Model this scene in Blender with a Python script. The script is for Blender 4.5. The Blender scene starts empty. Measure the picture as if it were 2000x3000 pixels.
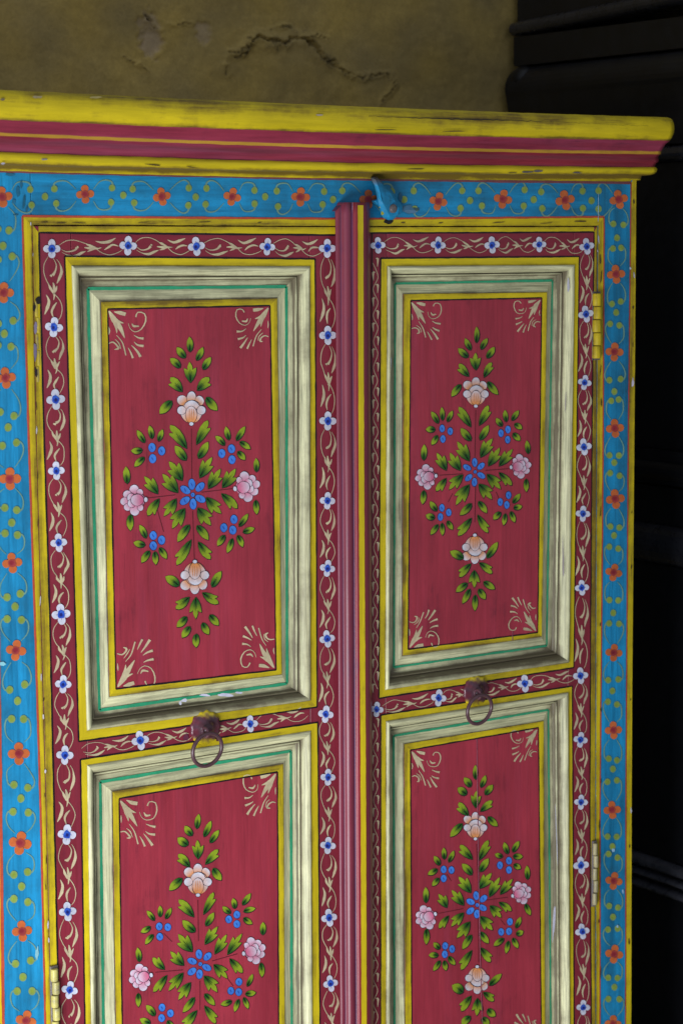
import bpy, math, random
from mathutils import Vector, Matrix, noise
random.seed(7)
R_ = math.radians
scene = bpy.context.scene

# ------------------------------------------------------------------ camera, world, lamps, exposure
FPX = 6400.0                                   # focal length in photograph pixels (2000 wide)
CAM = Vector((-1.25026, -1.89581, 1.48225))
ROT = Matrix(((0.8214365, 0.0754308, -0.5652896),
              (-0.5702704, 0.0985424, -0.8155250),
              (-0.0058107, 0.9922699, 0.1239623)))
cam_d = bpy.data.cameras.new('camera'); cam = bpy.data.objects.new('camera', cam_d)
scene.collection.objects.link(cam); scene.camera = cam
cam.matrix_world = Matrix.Translation(CAM) @ ROT.to_4x4()
cam_d.sensor_fit = 'HORIZONTAL'; cam_d.sensor_width = 24.0; cam_d.lens = FPX*24/2000
cam_d.clip_start = 0.05; cam_d.clip_end = 60
cam_d.dof.use_dof = True; cam_d.dof.focus_distance = 2.28; cam_d.dof.aperture_fstop = 9.0

world = bpy.data.worlds.new('World'); scene.world = world; world.use_nodes = True
bg = world.node_tree.nodes['Background']
bg.inputs[0].default_value = (0.80, 0.88, 1.0, 1); bg.inputs[1].default_value = 0.46

def area(name, loc, target, sx, sy, power, col):
    l = bpy.data.lights.new(name, 'AREA'); l.shape = 'RECTANGLE'; l.size = sx; l.size_y = sy
    l.energy = power; l.color = col
    o = bpy.data.objects.new(name, l); scene.collection.objects.link(o); o.location = loc
    d = Vector(target)-Vector(loc); o.rotation_euler = d.to_track_quat('-Z', 'Y').to_euler()
    return o
# daylight falling in through a low opening to the left of the camera
area('doorway_light', (-1.32, -0.90, 0.30), (-0.05, 0.0, 0.85), 0.75, 1.0, 49, (0.90, 0.94, 1.0))
scene.view_settings.view_transform = 'Standard'; scene.view_settings.look = 'None'
scene.view_settings.exposure = 0.0; scene.view_settings.gamma = 1.0
scene.render.resolution_x = 682; scene.render.resolution_y = 1024
scene.render.engine = 'CYCLES'

# ------------------------------------------------------------------ survey: photograph measurements -> metres on a plane of the cabinet
def ray(u, v):
    return ROT @ Vector(((u-1000)/FPX, -(v-1500)/FPX, -1.0))
def P(u, v, d=0.0):                             # point on the vertical plane d metres in front of the cabinet front
    r = ray(u, v); t = (-d-CAM.y)/r.y; p = CAM+r*t
    return Vector((p.x, -d, p.z))
def W(x, z, d=0.0): return Vector((x, -d, z))
class Reg:                                      # a measuring window: origin and scale
    def __init__(s, x, y, k): s.x, s.y, s.k = x, y, k
    def __call__(s, a, b): return (s.x+a/s.k, s.y+b/s.k)

def srgb(h):
    if isinstance(h, str): c = [int(h[i:i+2], 16)/255 for i in (0, 2, 4)]
    else: c = h
    return tuple((x/12.92 if x <= .04045 else ((x+.055)/1.055)**2.4) for x in c)
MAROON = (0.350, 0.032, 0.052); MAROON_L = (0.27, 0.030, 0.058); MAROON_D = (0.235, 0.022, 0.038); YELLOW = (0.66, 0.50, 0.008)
BLUE = (0.012, 0.29, 0.57); CREAM = (0.70, 0.675, 0.40); GREEN = (0.03, 0.33, 0.16)
BLACK = (0.010, 0.006, 0.010); SCROLL = (0.62, 0.52, 0.32); LEAF = (0.27, 0.36, 0.016); LEAFD = (0.010, 0.085, 0.010)
ORANGE = (0.60, 0.145, 0.035); ORED = (0.30, 0.03, 0.045); DOT = (0.26, 0.33, 0.025); WHITE = (0.66, 0.67, 0.76)
NAVY = (0.015, 0.03, 0.28); COBALT = (0.03, 0.10, 0.55); SKYB = (0.06, 0.24, 0.72); SKYD = (0.02, 0.07, 0.40)
PEACH = (0.74, 0.27, 0.07); PINK = (0.66, 0.13, 0.25); REDLINE = (0.50, 0.075, 0.035)
def mix(a, b, t): t = max(0, min(1, t)); return tuple(a[i]+(b[i]-a[i])*t for i in range(3))

# ------------------------------------------------------------------ materials
def mat(name, axis='z', streak=.5, dirt=.35, dcol=(.05, .032, .012), rough=.42, bump=.25, chips=0, base=None, use_dirt_shade=False, coat=.0, wash=.0, washcol=(.5, .4, .5), spec=.32, fine=0.0, crough=.22):
    m = bpy.data.materials.new(name); m.use_nodes = True
    nt = m.node_tree; N = nt.nodes; L = nt.links; b = N['Principled BSDF']
    geo = N.new('ShaderNodeNewGeometry')
    def mp(s):
        n = N.new('ShaderNodeVectorMath'); n.operation = 'MULTIPLY'; L.new(geo.outputs['Position'], n.inputs[0]); n.inputs[1].default_value = s; return n.outputs[0]
    def nz(vec, scale, det=4, rgh=.6):
        n = N.new('ShaderNodeTexNoise'); n.inputs['Scale'].default_value = scale; n.inputs['Detail'].default_value = det; n.inputs['Roughness'].default_value = rgh
        L.new(vec, n.inputs['Vector']); return n.outputs['Fac']
    def rng(x, a, b_, c, d):
        n = N.new('ShaderNodeMapRange'); n.inputs[1].default_value = a; n.inputs[2].default_value = b_; n.inputs[3].default_value = c; n.inputs[4].default_value = d
        L.new(x, n.inputs[0]); return n.outputs[0]
    def mth(op, a, b_=None):
        n = N.new('ShaderNodeMath'); n.operation = op
        for i, v in enumerate((a, b_)):
            if v is None: continue
            if isinstance(v, (int, float)): n.inputs[i].default_value = v
            else: L.new(v, n.inputs[i])
        return n.outputs[0]
    def mixc(f, a, b_, op='MIX'):
        n = N.new('ShaderNodeMix'); n.data_type = 'RGBA'; n.blend_type = op
        if isinstance(f, (int, float)): n.inputs[0].default_value = f
        else: L.new(f, n.inputs[0])
        for i, v in ((6, a), (7, b_)):
            if isinstance(v, tuple): n.inputs[i].default_value = (*v, 1)
            else: L.new(v, n.inputs[i])
        return n.outputs[2]
    if axis == 'z': st = mp((1, 1, .06))
    elif axis == 'x': st = mp((.06, 1, 1))
    else: st = mp((1, 1, 1))
    s1 = nz(st, 260, 5, .7); s2 = nz(st, 70, 3)
    big = nz(mp((1, 1, .35) if axis == 'z' else (.35, 1, 1)), 17, 4)
    if base: col = mixc(0, base, base)
    else:
        at = N.new('ShaderNodeAttribute'); at.attribute_name = 'Col'; col = at.outputs['Color']
    v = mth('MULTIPLY', rng(s1, .3, .7, 1-.30*streak, 1+.16*streak), rng(s2, .3, .7, 1-.22*streak, 1+.14*streak))
    if fine:
        s3 = nz(mp((1, 1, .025) if axis == 'z' else (.025, 1, 1)), 620, 3, .6)
        v = mth('MULTIPLY', v, rng(s3, .36, .56, 1-fine, 1.06))
    v = mth('MULTIPLY', v, rng(big, .3, .7, .80, 1.13))
    cmb = N.new('ShaderNodeCombineXYZ')
    for i in range(3): L.new(v, cmb.inputs[i])
    n = N.new('ShaderNodeVectorMath'); n.operation = 'MULTIPLY'; L.new(col, n.inputs[0]); L.new(cmb.outputs[0], n.inputs[1]); col = n.outputs[0]
    if wash:
        w = rng(nz(st, 40, 4, .65), .52, .75, 0, wash); col = mixc(w, col, washcol)
    # grime and painted moulding shade: streaky patches, heavier where the vertex attribute Dirt says
    f = mth('ADD', mth('MULTIPLY', s1, .55), mth('MULTIPLY', nz(st, 30, 4), .6))
    f = mth('ADD', f, mth('MULTIPLY', nz(mp((1, 1, 1)), 24, 5, .7), .45))
    if use_dirt_shade:
        da = N.new('ShaderNodeAttribute'); da.attribute_name = 'DirtShade'
        f = mth('ADD', f, mth('MULTIPLY', da.outputs['Fac'], .55))
    g = rng(f, .98-.28*dirt, 1.22-.28*dirt, 0, .88)
    col = mixc(g, col, dcol)
    if chips:
        ch = nz(mp((1, 1, .5) if axis == 'z' else (.4, 1, 1)), 55, 3, .5)
        ck = rng(ch, .70-.03*chips, .712-.03*chips, 0, .85); col = mixc(ck, col, (.60, .58, .68))
    L.new(col, b.inputs['Base Color'])
    L.new(rng(s2, .2, .8, rough-.07, rough+.16), b.inputs['Roughness'])
    b.inputs['Specular IOR Level'].default_value = spec
    if coat: b.inputs['Coat Weight'].default_value = coat; b.inputs['Coat Roughness'].default_value = crough
    bp = N.new('ShaderNodeBump'); bp.inputs['Strength'].default_value = bump; bp.inputs['Distance'].default_value = .0006
    L.new(mth('ADD', s1, mth('MULTIPLY', s2, .8)), bp.inputs['Height']); L.new(bp.outputs[0], b.inputs['Normal'])
    return m
M = {
 'red_v': mat('maroon_paint_vertical', 'z', .5, .42, (.075, .010, .02), .38, .55, wash=.10, washcol=(.47, .10, .22)),
 'red_h': mat('maroon_paint_horizontal', 'x', .5, .42, (.075, .010, .02), .38, .55, wash=.10, washcol=(.47, .10, .22)),
 'stile': mat('glossy_maroon_paint', 'z', .4, .45, (.06, .012, .06), .36, .12, coat=.5, crough=.36, wash=.15, washcol=(.34, .08, .24)),
 'corn_h': mat('cornice_maroon_paint', 'x', .9, .35, (.07, .012, .03), .34, .3, wash=.3, washcol=(.46, .12, .24), coat=.2),
 'yel_v': mat('worn_yellow_paint_vertical', 'z', .6, .45, (.10, .055, .012), .5, .4, use_dirt_shade=True),
 'yel_h': mat('worn_yellow_paint_horizontal', 'x', .6, .5, (.10, .055, .012), .5, .4, use_dirt_shade=True),
 'blue_v': mat('worn_blue_paint_vertical', 'z', 1.5, .8, (.012, .06, .09), .5, .4),
 'blue_h': mat('worn_blue_paint_horizontal', 'x', 1.4, .75, (.012, .06, .09), .5, .4),
 'cream_v': mat('antiqued_cream_paint_vertical', 'z', 1.25, .50, (.085, .06, .035), .42, .6, use_dirt_shade=True, wash=.45, washcol=(.40, .34, .20), fine=.34),
 'cream_h': mat('antiqued_cream_paint_horizontal', 'x', 1.25, .50, (.085, .06, .035), .42, .6, use_dirt_shade=True, wash=.45, washcol=(.40, .34, .20), fine=.34),
 'motif': mat('brush_painted_detail', 'n', .55, .12, (.05, .02, .02), .42, .15),
 'metal': mat('rusty_dark_red_iron', 'n', .9, .35, (.03, .015, .02), .30, .25, coat=.3),
 'hinge': mat('paint_chipped_hinge_metal', 'n', .8, .75, (.10, .09, .12), .3, .6),
 'dark': mat('black_lacquered_wood', 'x', .8, .2, (.01, .01, .01), .38, .3, base=(.0105, .0105, .0135), spec=.38),
 'darksheen': mat('sheen_tinted_black_lacquer', 'x', .8, .2, (.01, .01, .01), .25, .3, base=(.030, .030, .038), spec=.6),  # lighter base colour paints in the gloss reflection on the mouldings
 'darkglint': mat('sheen_tinted_bead_lacquer', 'x', .8, .2, (.01, .01, .01), .25, .3, base=(.085, .085, .105), spec=.7),  # grey base stands in for light reflected along the glossy beads
 'darkin': mat('dark_gap_wood', 'z', .5, .2, (.004, .003, .003), .8, .2, base=(.010, .007, .006)),
 'wood': mat('cabinet_side_paint', 'z', .6, .4, (.01, .04, .06), .5, .3, base=(.02, .24, .42)),
 'floor': mat('worn_stone_floor', 'n', .8, .4, (.08, .07, .06), .7, .4, base=(.22, .20, .17)),
 'wall': mat('ochre_lime_plaster', 'n', .5, .22, (.045, .034, .022), .85, .9, use_dirt_shade=True),
}

# ------------------------------------------------------------------ mesh builder
class MB:
    def __init__(s): s.v = []; s.f = []; s.c = []; s.d = []; s.mi = []; s.mats = []; s.sm = []
    def vert(s, p, c=(1, 1, 1), d=0.0): s.v.append(tuple(p)); s.c.append((*c, 1)); s.d.append(d); return len(s.v)-1
    def face(s, idx, m='motif', smooth=False):
        if m not in s.mats: s.mats.append(m)
        s.f.append(tuple(idx)); s.mi.append(s.mats.index(m)); s.sm.append(smooth)
    def build(s, name, parent=None, origin=None, label=None):
        o_ = Vector(origin) if origin is not None else sum((Vector(p) for p in s.v), Vector())/max(1, len(s.v))
        me = bpy.data.meshes.new(name)
        me.from_pydata([tuple(Vector(p)-o_) for p in s.v], [], s.f)
        a = me.color_attributes.new('Col', 'FLOAT_COLOR', 'POINT'); a.data.foreach_set('color', [x for c in s.c for x in c])
        a = me.attributes.new('DirtShade', 'FLOAT', 'POINT'); a.data.foreach_set('value', s.d)
        for k in s.mats: me.materials.append(M[k])
        me.polygons.foreach_set('material_index', s.mi); me.polygons.foreach_set('use_smooth', s.sm)
        me.update()
        ob = bpy.data.objects.new(name, me); scene.collection.objects.link(ob)
        base = Vector(parent['base']) if parent is not None else Vector()
        if parent is not None: ob.parent = parent
        ob.location = o_-base; ob['base'] = tuple(o_)
        if label: ob['label'] = label
        return ob
def facing(pts):                                # order a loop so that its normal points to -Y
    n = Vector()
    for i in range(len(pts)):
        a, b = pts[i], pts[(i+1) % len(pts)]
        n += Vector(a).cross(Vector(b))
    return list(pts) if n.y < 0 else list(reversed(pts))

def wob(p, k=1.0, s=110.0):
    return noise.noise(Vector(p)*s)*k
def resample(pts, n):
    L = [0]
    for i in range(1, len(pts)): L.append(L[-1]+(Vector(pts[i])-Vector(pts[i-1])).length)
    out = []; j = 0
    for k in range(n+1):
        t = L[-1]*k/n
        while j < len(pts)-2 and L[j+1] < t: j += 1
        seg = L[j+1]-L[j] or 1
        out.append(Vector(pts[j]).lerp(Vector(pts[j+1]), (t-L[j])/seg))
    return out
def band(mb, A, B, col, m, dz=0.0, wobble=.0005, dirtA=0.0, dirtB=0.0, step=.006):
    """sheet between two edge lines, hand-painted edges"""
    A = [Vector(a) for a in A]; B = [Vector(b) for b in B]
    n = max(2, int(sum((A[i+1]-A[i]).length for i in range(len(A)-1))/step))
    a = resample(A, n); b = resample(B, n); idx = []
    for i in range(n+1):
        ax = (b[i]-a[i]); L = ax.length or 1; ax = ax/L
        p = a[i]+ax*wob(a[i], wobble)*1.0; q = b[i]+ax*wob(b[i]+Vector((3, 1, 7)), wobble)
        p = p+Vector((0, -dz, 0)); q = q+Vector((0, -dz, 0))
        idx.append((mb.vert(p, col, dirtA), mb.vert(q, col, dirtB)))
    for i in range(n):
        loop = [idx[i][0], idx[i+1][0], idx[i+1][1], idx[i][1]]
        pts = [Vector(mb.v[k]) for k in loop]
        nn = (pts[1]-pts[0]).cross(pts[3]-pts[0])
        mb.face(loop if nn.y < 0 else loop[::-1], m)
def line(mb, A, w, col, m='motif', dz=0.0, wobble=.0004, side=0.0):
    """line of width w (m) along A; side -1..1 shifts it off centre"""
    A = [Vector(a) for a in A]
    n = max(2, int(sum((A[i+1]-A[i]).length for i in range(len(A)-1))/.006)); a = resample(A, n)
    l1, l2 = [], []
    for i in range(n+1):
        t = (a[min(i+1, n)]-a[max(i-1, 0)]); t.y = 0; t.normalize(); nrm = Vector((-t.z, 0, t.x))
        ww = w*(1+.25*wob(a[i], 1, 60)); c = a[i]+nrm*w*.5*side
        l1.append(c+nrm*ww/2); l2.append(c-nrm*ww/2)
    band(mb, l1, l2, col, m, dz, wobble)

def prism(mb, front, depth, m, col=(1, 1, 1), dirt=0.0, mside=None, e=.0005):
    """board: front loop (points on a plane) pushed back by depth, with a small eased edge"""
    fr = facing([Vector(p) for p in front]); n = len(fr); c = sum(fr, Vector())/n
    inner = []
    for i in range(n):
        a, b, d = fr[i-1], fr[i], fr[(i+1) % n]
        t1 = (b-a).normalized(); t2 = (d-b).normalized()
        n1 = Vector((-t1.z, 0, t1.x)); n2 = Vector((-t2.z, 0, t2.x))
        if n1.dot(c-b) < 0 and n2.dot(c-b) < 0: n1, n2 = -n1, -n2
        k = (n1+n2); k = k/max(.4, 1+n1.dot(n2)); inner.append(b+k*e)
    fi = [mb.vert(p, col, dirt) for p in inner]; fo = [mb.vert(p+Vector((0, e, 0)), col, dirt) for p in fr]; bk = [mb.vert(p+Vector((0, depth, 0)), col, dirt) for p in fr]
    mb.face(fi, m)
    for i in range(n):
        j = (i+1) % n
        mb.face((fi[j], fi[i], fo[i], fo[j]), m); mb.face((fo[j], fo[i], bk[i], bk[j]), mside or m)
    mb.face(bk[::-1], mside or m)

def tag(o, label=None, cat=None, group=None, kind=None):
    if label: o['label'] = label
    if cat: o['category'] = cat
    if group: o['group'] = group
    if kind: o['kind'] = kind
    return o
def empty(name, loc, parent=None):
    o = bpy.data.objects.new(name, None); scene.collection.objects.link(o); o.empty_display_size = .05
    b = Vector(parent['base']) if parent is not None else Vector()
    if parent is not None: o.parent = parent
    o.location = Vector(loc)-b; o['base'] = tuple(loc); return o

# painted motifs, measured in photograph pixels and laid on plane d
def blob(mb, cx, cy, rx, ry, ang, ci, co, d, dirv=None, n=16, jit=.07):
    """oval brush dab: ci centre colour, co rim colour, dirv = direction where the rim colour gathers"""
    ca, sa = math.cos(ang), math.sin(ang); sd = random.random()*9
    rings = [(0, 1), (.55, n), (1, n)]; ids = []
    for r, k in rings:
        row = []
        for i in range(k):
            th = 2*math.pi*i/n
            rr = r*(1+jit*noise.noise(Vector((math.cos(th)*1.3+sd, math.sin(th)*1.3, cx*.01))))
            ex, ey = rx*rr*math.cos(th), ry*rr*math.sin(th); x = cx+ex*ca-ey*sa; y = cy+ex*sa+ey*ca
            if dirv: t = .42+.62*((x-cx)*dirv[0]+(y-cy)*dirv[1])/max(rx, ry)
            else: t = r**1.5
            row.append(mb.vert(P(x, y, d), mix(ci, co, t)))
        ids.append(row)
    for i in range(n):
        j = (i+1) % n
        mb.face((ids[0][0], ids[1][j], ids[1][i])); mb.face((ids[1][i], ids[1][j], ids[2][j], ids[2][i]))
def stroke(mb, pts, ws, col, d, n=14, col2=None):
    """tapered brush stroke through pts (px) with widths ws (px)"""
    out = []; m_ = len(pts)
    for k in range(n+1):
        t = k/n*(m_-1); i = min(int(t), m_-2); f = t-i
        p0, p1, p2, p3 = pts[max(i-1, 0)], pts[i], pts[i+1], pts[min(i+2, m_-1)]
        q = [.5*((2*p1[a])+(-p0[a]+p2[a])*f+(2*p0[a]-5*p1[a]+4*p2[a]-p3[a])*f*f+(-p0[a]+3*p1[a]-3*p2[a]+p3[a])*f**3) for a in (0, 1)]
        tt = k/n*(len(ws)-1); j = min(int(tt), len(ws)-2) if len(ws) > 1 else 0
        w = ws[j]+(ws[j+1]-ws[j])*(tt-j) if len(ws) > 1 else ws[0]
        out.append((q, w))
    idx = []
    for k in range(n+1):
        a = out[max(k-1, 0)][0]; b = out[min(k+1, n)][0]; tx, ty = b[0]-a[0], b[1]-a[1]; L = math.hypot(tx, ty) or 1
        nx, ny = -ty/L, tx/L; (x, y), w = out[k]; c = col if col2 is None else mix(col, col2, k/n)
        idx.append((mb.vert(P(x+nx*w/2, y+ny*w/2, d), c), mb.vert(P(x-nx*w/2, y-ny*w/2, d), c)))
    for k in range(n):
        mb.face((idx[k][0], idx[k][1], idx[k+1][1], idx[k+1][0]))

T_S = [(0, .03), (.12, .34), (.3, .47), (.5, .5), (.7, .44), (.87, .25), (1, 0)]
T_L = [(0, .02), (.15, .24), (.35, .40), (.55, .47), (.74, .56), (.79, .48), (.70, .20), (.82, .22), (.93, .13), (1.0, -.06)]
T_LO = [(1.0, -.06), (.88, -.30), (.66, -.42), (.42, -.40), (.18, -.25), (0, -.02)]
T_3 = [(0, .02), (.14, .24), (.32, .42), (.52, .52), (.70, .56), (.66, .34), (.60, .22), (.76, .22), (.90, .12), (1.0, 0)]
def leaf(mb, bx, by, tx, ty, w, kind, d, ax=None):
    L = math.hypot(tx-bx, ty-by); ux, uy = (tx-bx)/L, (ty-by)/L; nx, ny = -uy, ux
    if ax is not None and (nx*(ax[0])+ny*(ax[1])) < 0: nx, ny = -nx, -ny
    if kind == 's': o = T_S+[(a, -b) for a, b in T_S[-2::-1]]
    elif kind == 'l': o = T_L+T_LO[1:]
    else: o = T_3+[(a, -b) for a, b in T_3[-2::-1]]
    bend = random.uniform(-.07, .07)
    def pt(a, b, off=(0, 0)):
        b2 = b+bend*math.sin(a*math.pi)
        return (bx+ux*a*L+nx*b2*w+off[0], by+uy*a*L+ny*b2*w+off[1])
    # dark outline below
    ce = (.42, 0); j = random.uniform(-.8, .8)
    for lay, (grow, off) in enumerate((((1.7), (.9+j*.5, 1.1)), (0, (0, 0)))):
        rim, mid = [], []
        for a, b in o:
            x, y = pt(a, b, off); cx_, cy_ = pt(*ce, off); dx, dy = x-cx_, y-cy_; r = math.hypot(dx, dy) or 1
            x += dx/r*grow; y += dy/r*grow
            mx, my = cx_+(x-cx_)*.55, cy_+(y-cy_)*.55
            if lay == 0: c1 = c2 = (.022, .012, .014)
            else:
                g = .12*noise.noise(Vector((x*.15, y*.15, 3)))
                f1 = (a-.24)/.40+g; f2 = (.42+(a-.42)*.55-.24)/.38+g
                c1 = mix(LEAFD, LEAF, f1); c2 = mix(LEAFD, LEAF, f2)
            rim.append(mb.vert(P(x, y, d+.00015*(lay+1)), c1)); mid.append(mb.vert(P(mx, my, d+.00015*(lay+1)), c2))
        cc = mb.vert(P(*pt(*ce, off), d+.00015*(lay+1)), (.022, .012, .014) if lay == 0 else mix(LEAFD, LEAF, .30))
        n = len(o)
        for i in range(n):
            k = (i+1) % n
            mb.face((mid[i], rim[i], rim[k], mid[k])); mb.face((cc, mid[i], mid[k]))
    # veins
    for s_, e_ in ((0, .5), (.22, .42), (-.22, .42)):
        q0 = pt(.06, 0); q2 = pt(e_+random.uniform(0, .14), s_*.6); q1 = ((q0[0]+q2[0])/2, (q0[1]+q2[1])/2)
        stroke(mb, [q0, q1, q2], [2.2, 1.4, .5], (.008, .03, .008), d+.00045, 4)

def petal(mb, cx, cy, rx, ry, ang, ci, co, d, dirv, k):
    blob(mb, cx, cy, rx+1.5*k+.6, ry+1.5*k+.6, ang, (.05, .03, .05), (.05, .03, .05), d)
    blob(mb, cx, cy, rx, ry, ang, ci, co, d+.00004, dirv)
def peach_flower(mb, x, y, k, up, d):
    """k: px per unit of the drawing, up=+1 petals at the top"""
    def q(a, b): return (x+a*k, y+b*k*up)
    def dv(a, b): L = math.hypot(a, b) or 1; return (a/L, b*up/L)
    z = 0
    for (a, b, rx, ry, an) in ((-70, -72, 40, 37, .5), (0, -92, 35, 48, 0), (62, -70, 32, 37, -.4)):
        petal(mb, *q(a, b), rx*k, ry*k, an*up, PEACH, WHITE, d+z, dv(a, b), k*1.2); z += .00007
    petal(mb, *q(3, -2), 74*k, 72*k, 0, mix(PEACH, WHITE, .2), mix(PEACH, WHITE, .25), d+z, dv(0, -1), k*1.2); z += .00007
    petal(mb, *q(2, -8), 62*k, 62*k, 0, PEACH, WHITE, d+z, dv(0, -1), k*1.2); z += .00007
    for sx in (-1, 1):
        petal(mb, *q(sx*42, 42), 33*k, 60*k, sx*.55*up, PEACH, WHITE, d+z, dv(sx*.7, -.7), k*1.2); z += .00007
        petal(mb, *q(sx*76, 4), 33*k, 32*k, 0, mix(PEACH, WHITE, .6), WHITE, d+z, dv(sx, -.2), k*1.2); z += .00007
    petal(mb, *q(0, 38), 43*k, 64*k, 0, PEACH, mix(WHITE, PEACH, .25), d+z, dv(0, -1), k*1.4); z += .00007
    petal(mb, *q(0, 108), 16*k, 13*k, 0, WHITE, WHITE, d+z, dv(0, 1), k*1.2)
    for t in (-14, 0, 15): stroke(mb, [q(t, -5), q(t*1.2, 30), q(t, 75)], [2.5*k, 5*k, 2*k], mix(PEACH, (.55, .2, .06), .5), d+z+.0002, 6)
def pink_flower(mb, x, y, tx, ty, k, d):
    ang = math.atan2(ty-y, tx-x); ca, sa = math.cos(ang), math.sin(ang)
    def q(a, b): return (x+(a*ca-b*sa)*k, y+(a*sa+b*ca)*k)
    z = 0
    petal(mb, *q(5, 0), 66*k, 66*k, 0, PINK, mix(PINK, WHITE, .2), d, (ca, sa), k*1.2); z += .00007
    for (a, b, r1, r2) in ((-8, -80, 36, 36), (34, -58, 24, 24), (-62, -46, 33, 30), (-84, 6, 33, 30), (-62, 52, 30, 28), (-10, 78, 36, 40), (34, 58, 22, 26)):
        gx, gy = q(a, b); L = math.hypot(gx-x, gy-y)
        petal(mb, gx, gy, r1*k, r2*k, ang, mix(PINK, WHITE, .12), WHITE, d+z, ((gx-x)/L*.8, (gy-y)/L*.8), k*1.2); z += .00007
    petal(mb, *q(-34, -18), 30*k, 34*k, ang, PINK, WHITE, d+z, (-ca, -sa), k*1.2); z += .00007
    petal(mb, *q(-30, 24), 30*k, 32*k, ang, PINK, WHITE, d+z, (-ca, -sa), k*1.2); z += .00007
    petal(mb, *q(12, 0), 48*k, 44*k, ang, PINK, mix(WHITE, PINK, .25), d+z, (-ca, -sa), k*1.5); z += .00007
    petal(mb, *q(78, 0), 13*k, 18*k, ang, WHITE, WHITE, d+z, (ca, sa), k*1.2)

def bouquet(name, parent, rg, d, simple, lobed, triple, blues, petals6, pr6, peaches, pinks, stems, br, axis, label):
    mb = MB(); k = 1/rg.k
    for pts in stems:
        stroke(mb, [rg(*p) for p in pts], [2.6]*2, (.13, .012, .02), d+.0001, 8)
    for L_, kd in ((simple, 's'), (lobed, 'l'), (triple, 't')):
        for (a, b, c, e, w) in L_:
            p = rg(a, b); q = rg(c, e); mx = (p[0]+q[0])/2-axis[0]; my = (p[1]+q[1])/2-axis[1]
            horiz = abs(mx) > 60 and abs(my) < 110/1.0
            leaf(mb, *p, *q, w*k*.87, kd, d+.0002, (mx, 0) if not horiz else (0, my))
    def berry(x, y, rx, ry, an=0):
        x, y = rg(x, y); blob(mb, x, y, rx*k+1.5, ry*k+1.5, an, (.012, .012, .05), (.012, .012, .05), d+.0002)
        blob(mb, x, y, rx*k, ry*k, an, SKYB, mix(SKYB, COBALT, .5), d+.0004, (random.choice((-.7, .7)), .6))
        stroke(mb, [(x-rx*k*.3, y-ry*k*.3), (x+rx*k*.2, y+ry*k*.4)], [1.2, 2.2, .6], SKYD, d+.0006, 4)
    for (x, y) in blues: berry(x, y, br[0], br[1])
    cx, cy = petals6[0]
    for (x, y) in petals6[1:]:
        an = math.atan2(y-cy, x-cx)-math.pi/2; berry(x, y, pr6[0], pr6[1], an)
    berry(cx, cy, pr6[0]*.6, pr6[0]*.62)
    for (x, y, s, up) in peaches: peach_flower(mb, *rg(x, y), s*k, up, d+.0002)
    for (x, y, tx, ty, s) in pinks: pink_flower(mb, *rg(x, y), *rg(tx, ty), s*k, d+.0002)
    return mb.build(name, parent, label=label)

CORN = ( # corner flourish strokes: offsets from the corner in drawing units, (points, widths)
 ([(4, 6), (45, 70), (88, 130), (128, 208)], [10, 52, 40, 3]), ([(20, 20), (60, 75), (120, 100)], [6, 34, 2]), ([(15, 40), (50, 100), (66, 172)], [6, 34, 2]),
 ([(44, 8), (90, 22), (132, 30)], [4, 34, 30]), ([(4, 120), (8, 150), (6, 180)], [2, 12, 4]),
 ([(208, 48), (226, 16), (272, 24), (284, 82), (254, 142), (204, 160), (166, 136), (152, 96)], [13, 9, 10, 13, 9, 7, 5, 2]),
 ([(180, 98), (196, 122), (232, 118)], [3, 20, 10]),
 ([(196, 186), (230, 205), (272, 212)], [3, 13, 22]), ([(196, 242), (225, 262), (266, 274)], [3, 15, 22]), ([(180, 262), (215, 310), (248, 356)], [3, 18, 24]), ([(150, 280), (172, 320), (188, 362)], [3, 14, 18]),
 ([(66, 190), (106, 250), (136, 342)], [3, 11, 12]), ([(4, 252), (34, 244), (62, 262), (74, 292), (50, 300)], [8, 12, 14, 20, 6]), ([(50, 222), (80, 250), (92, 290)], [3, 10, 5]),
)
def corner(name, parent, px, py, sx, sy, k, d):
    mb = MB()
    for pts, ws in CORN:
        j = [(random.uniform(-4, 4), random.uniform(-4, 4)) for _ in pts]
        stroke(mb, [(px+sx*(a+j[i][0])*k, py+sy*(b+j[i][1])*k) for i, (a, b) in enumerate(pts)], [max(1.3, w*k*.88) for w in ws], mix(SCROLL, (.44, .33, .2), random.random()*.5), d+.0003+random.random()*.0002, 14)
    return mb.build(name, parent)

def border_flower(parent, x, y, k=1.0, d=0.0):
    mb = MB(); a0 = random.uniform(-.2, .2); z = d+.0006; k *= random.uniform(.82, .96)
    for i in range(4):
        a = a0+i*math.pi/2; r = 16.2*k; px_, py_ = x+math.cos(a)*r*.98, y+math.sin(a)*r*1.12
        rx, ry = (12.6, 12) if i % 2 == 0 else (11.8, 13.5)
        blob(mb, px_, py_, rx*k, ry*k, 0, mix(WHITE, (.42, .42, .55), .35), WHITE, z, (math.cos(a), math.sin(a))); z += .00007
        stroke(mb, [(x+math.cos(a)*r*.6, y+math.sin(a)*r*.6), (px_, py_)], [4*k, 3*k, 1], (.33, .33, .46), z, 3); z += .00003
    blob(mb, x, y, 11*k, 13*k, 0, NAVY, COBALT, z+.0001, jit=.25)
    blob(mb, x+random.uniform(-3, 3)*k, y-random.uniform(2, 6)*k, 7*k, 6*k, 0, COBALT, (.04, .14, .62), z+.0002, jit=.2)
    blob(mb, x+random.uniform(-2, 2), y+1.5*k, 5*k, 6*k, 0, (.01, .012, .09), NAVY, z+.0003)
    return mb.build('painted_flower', parent)

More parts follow.
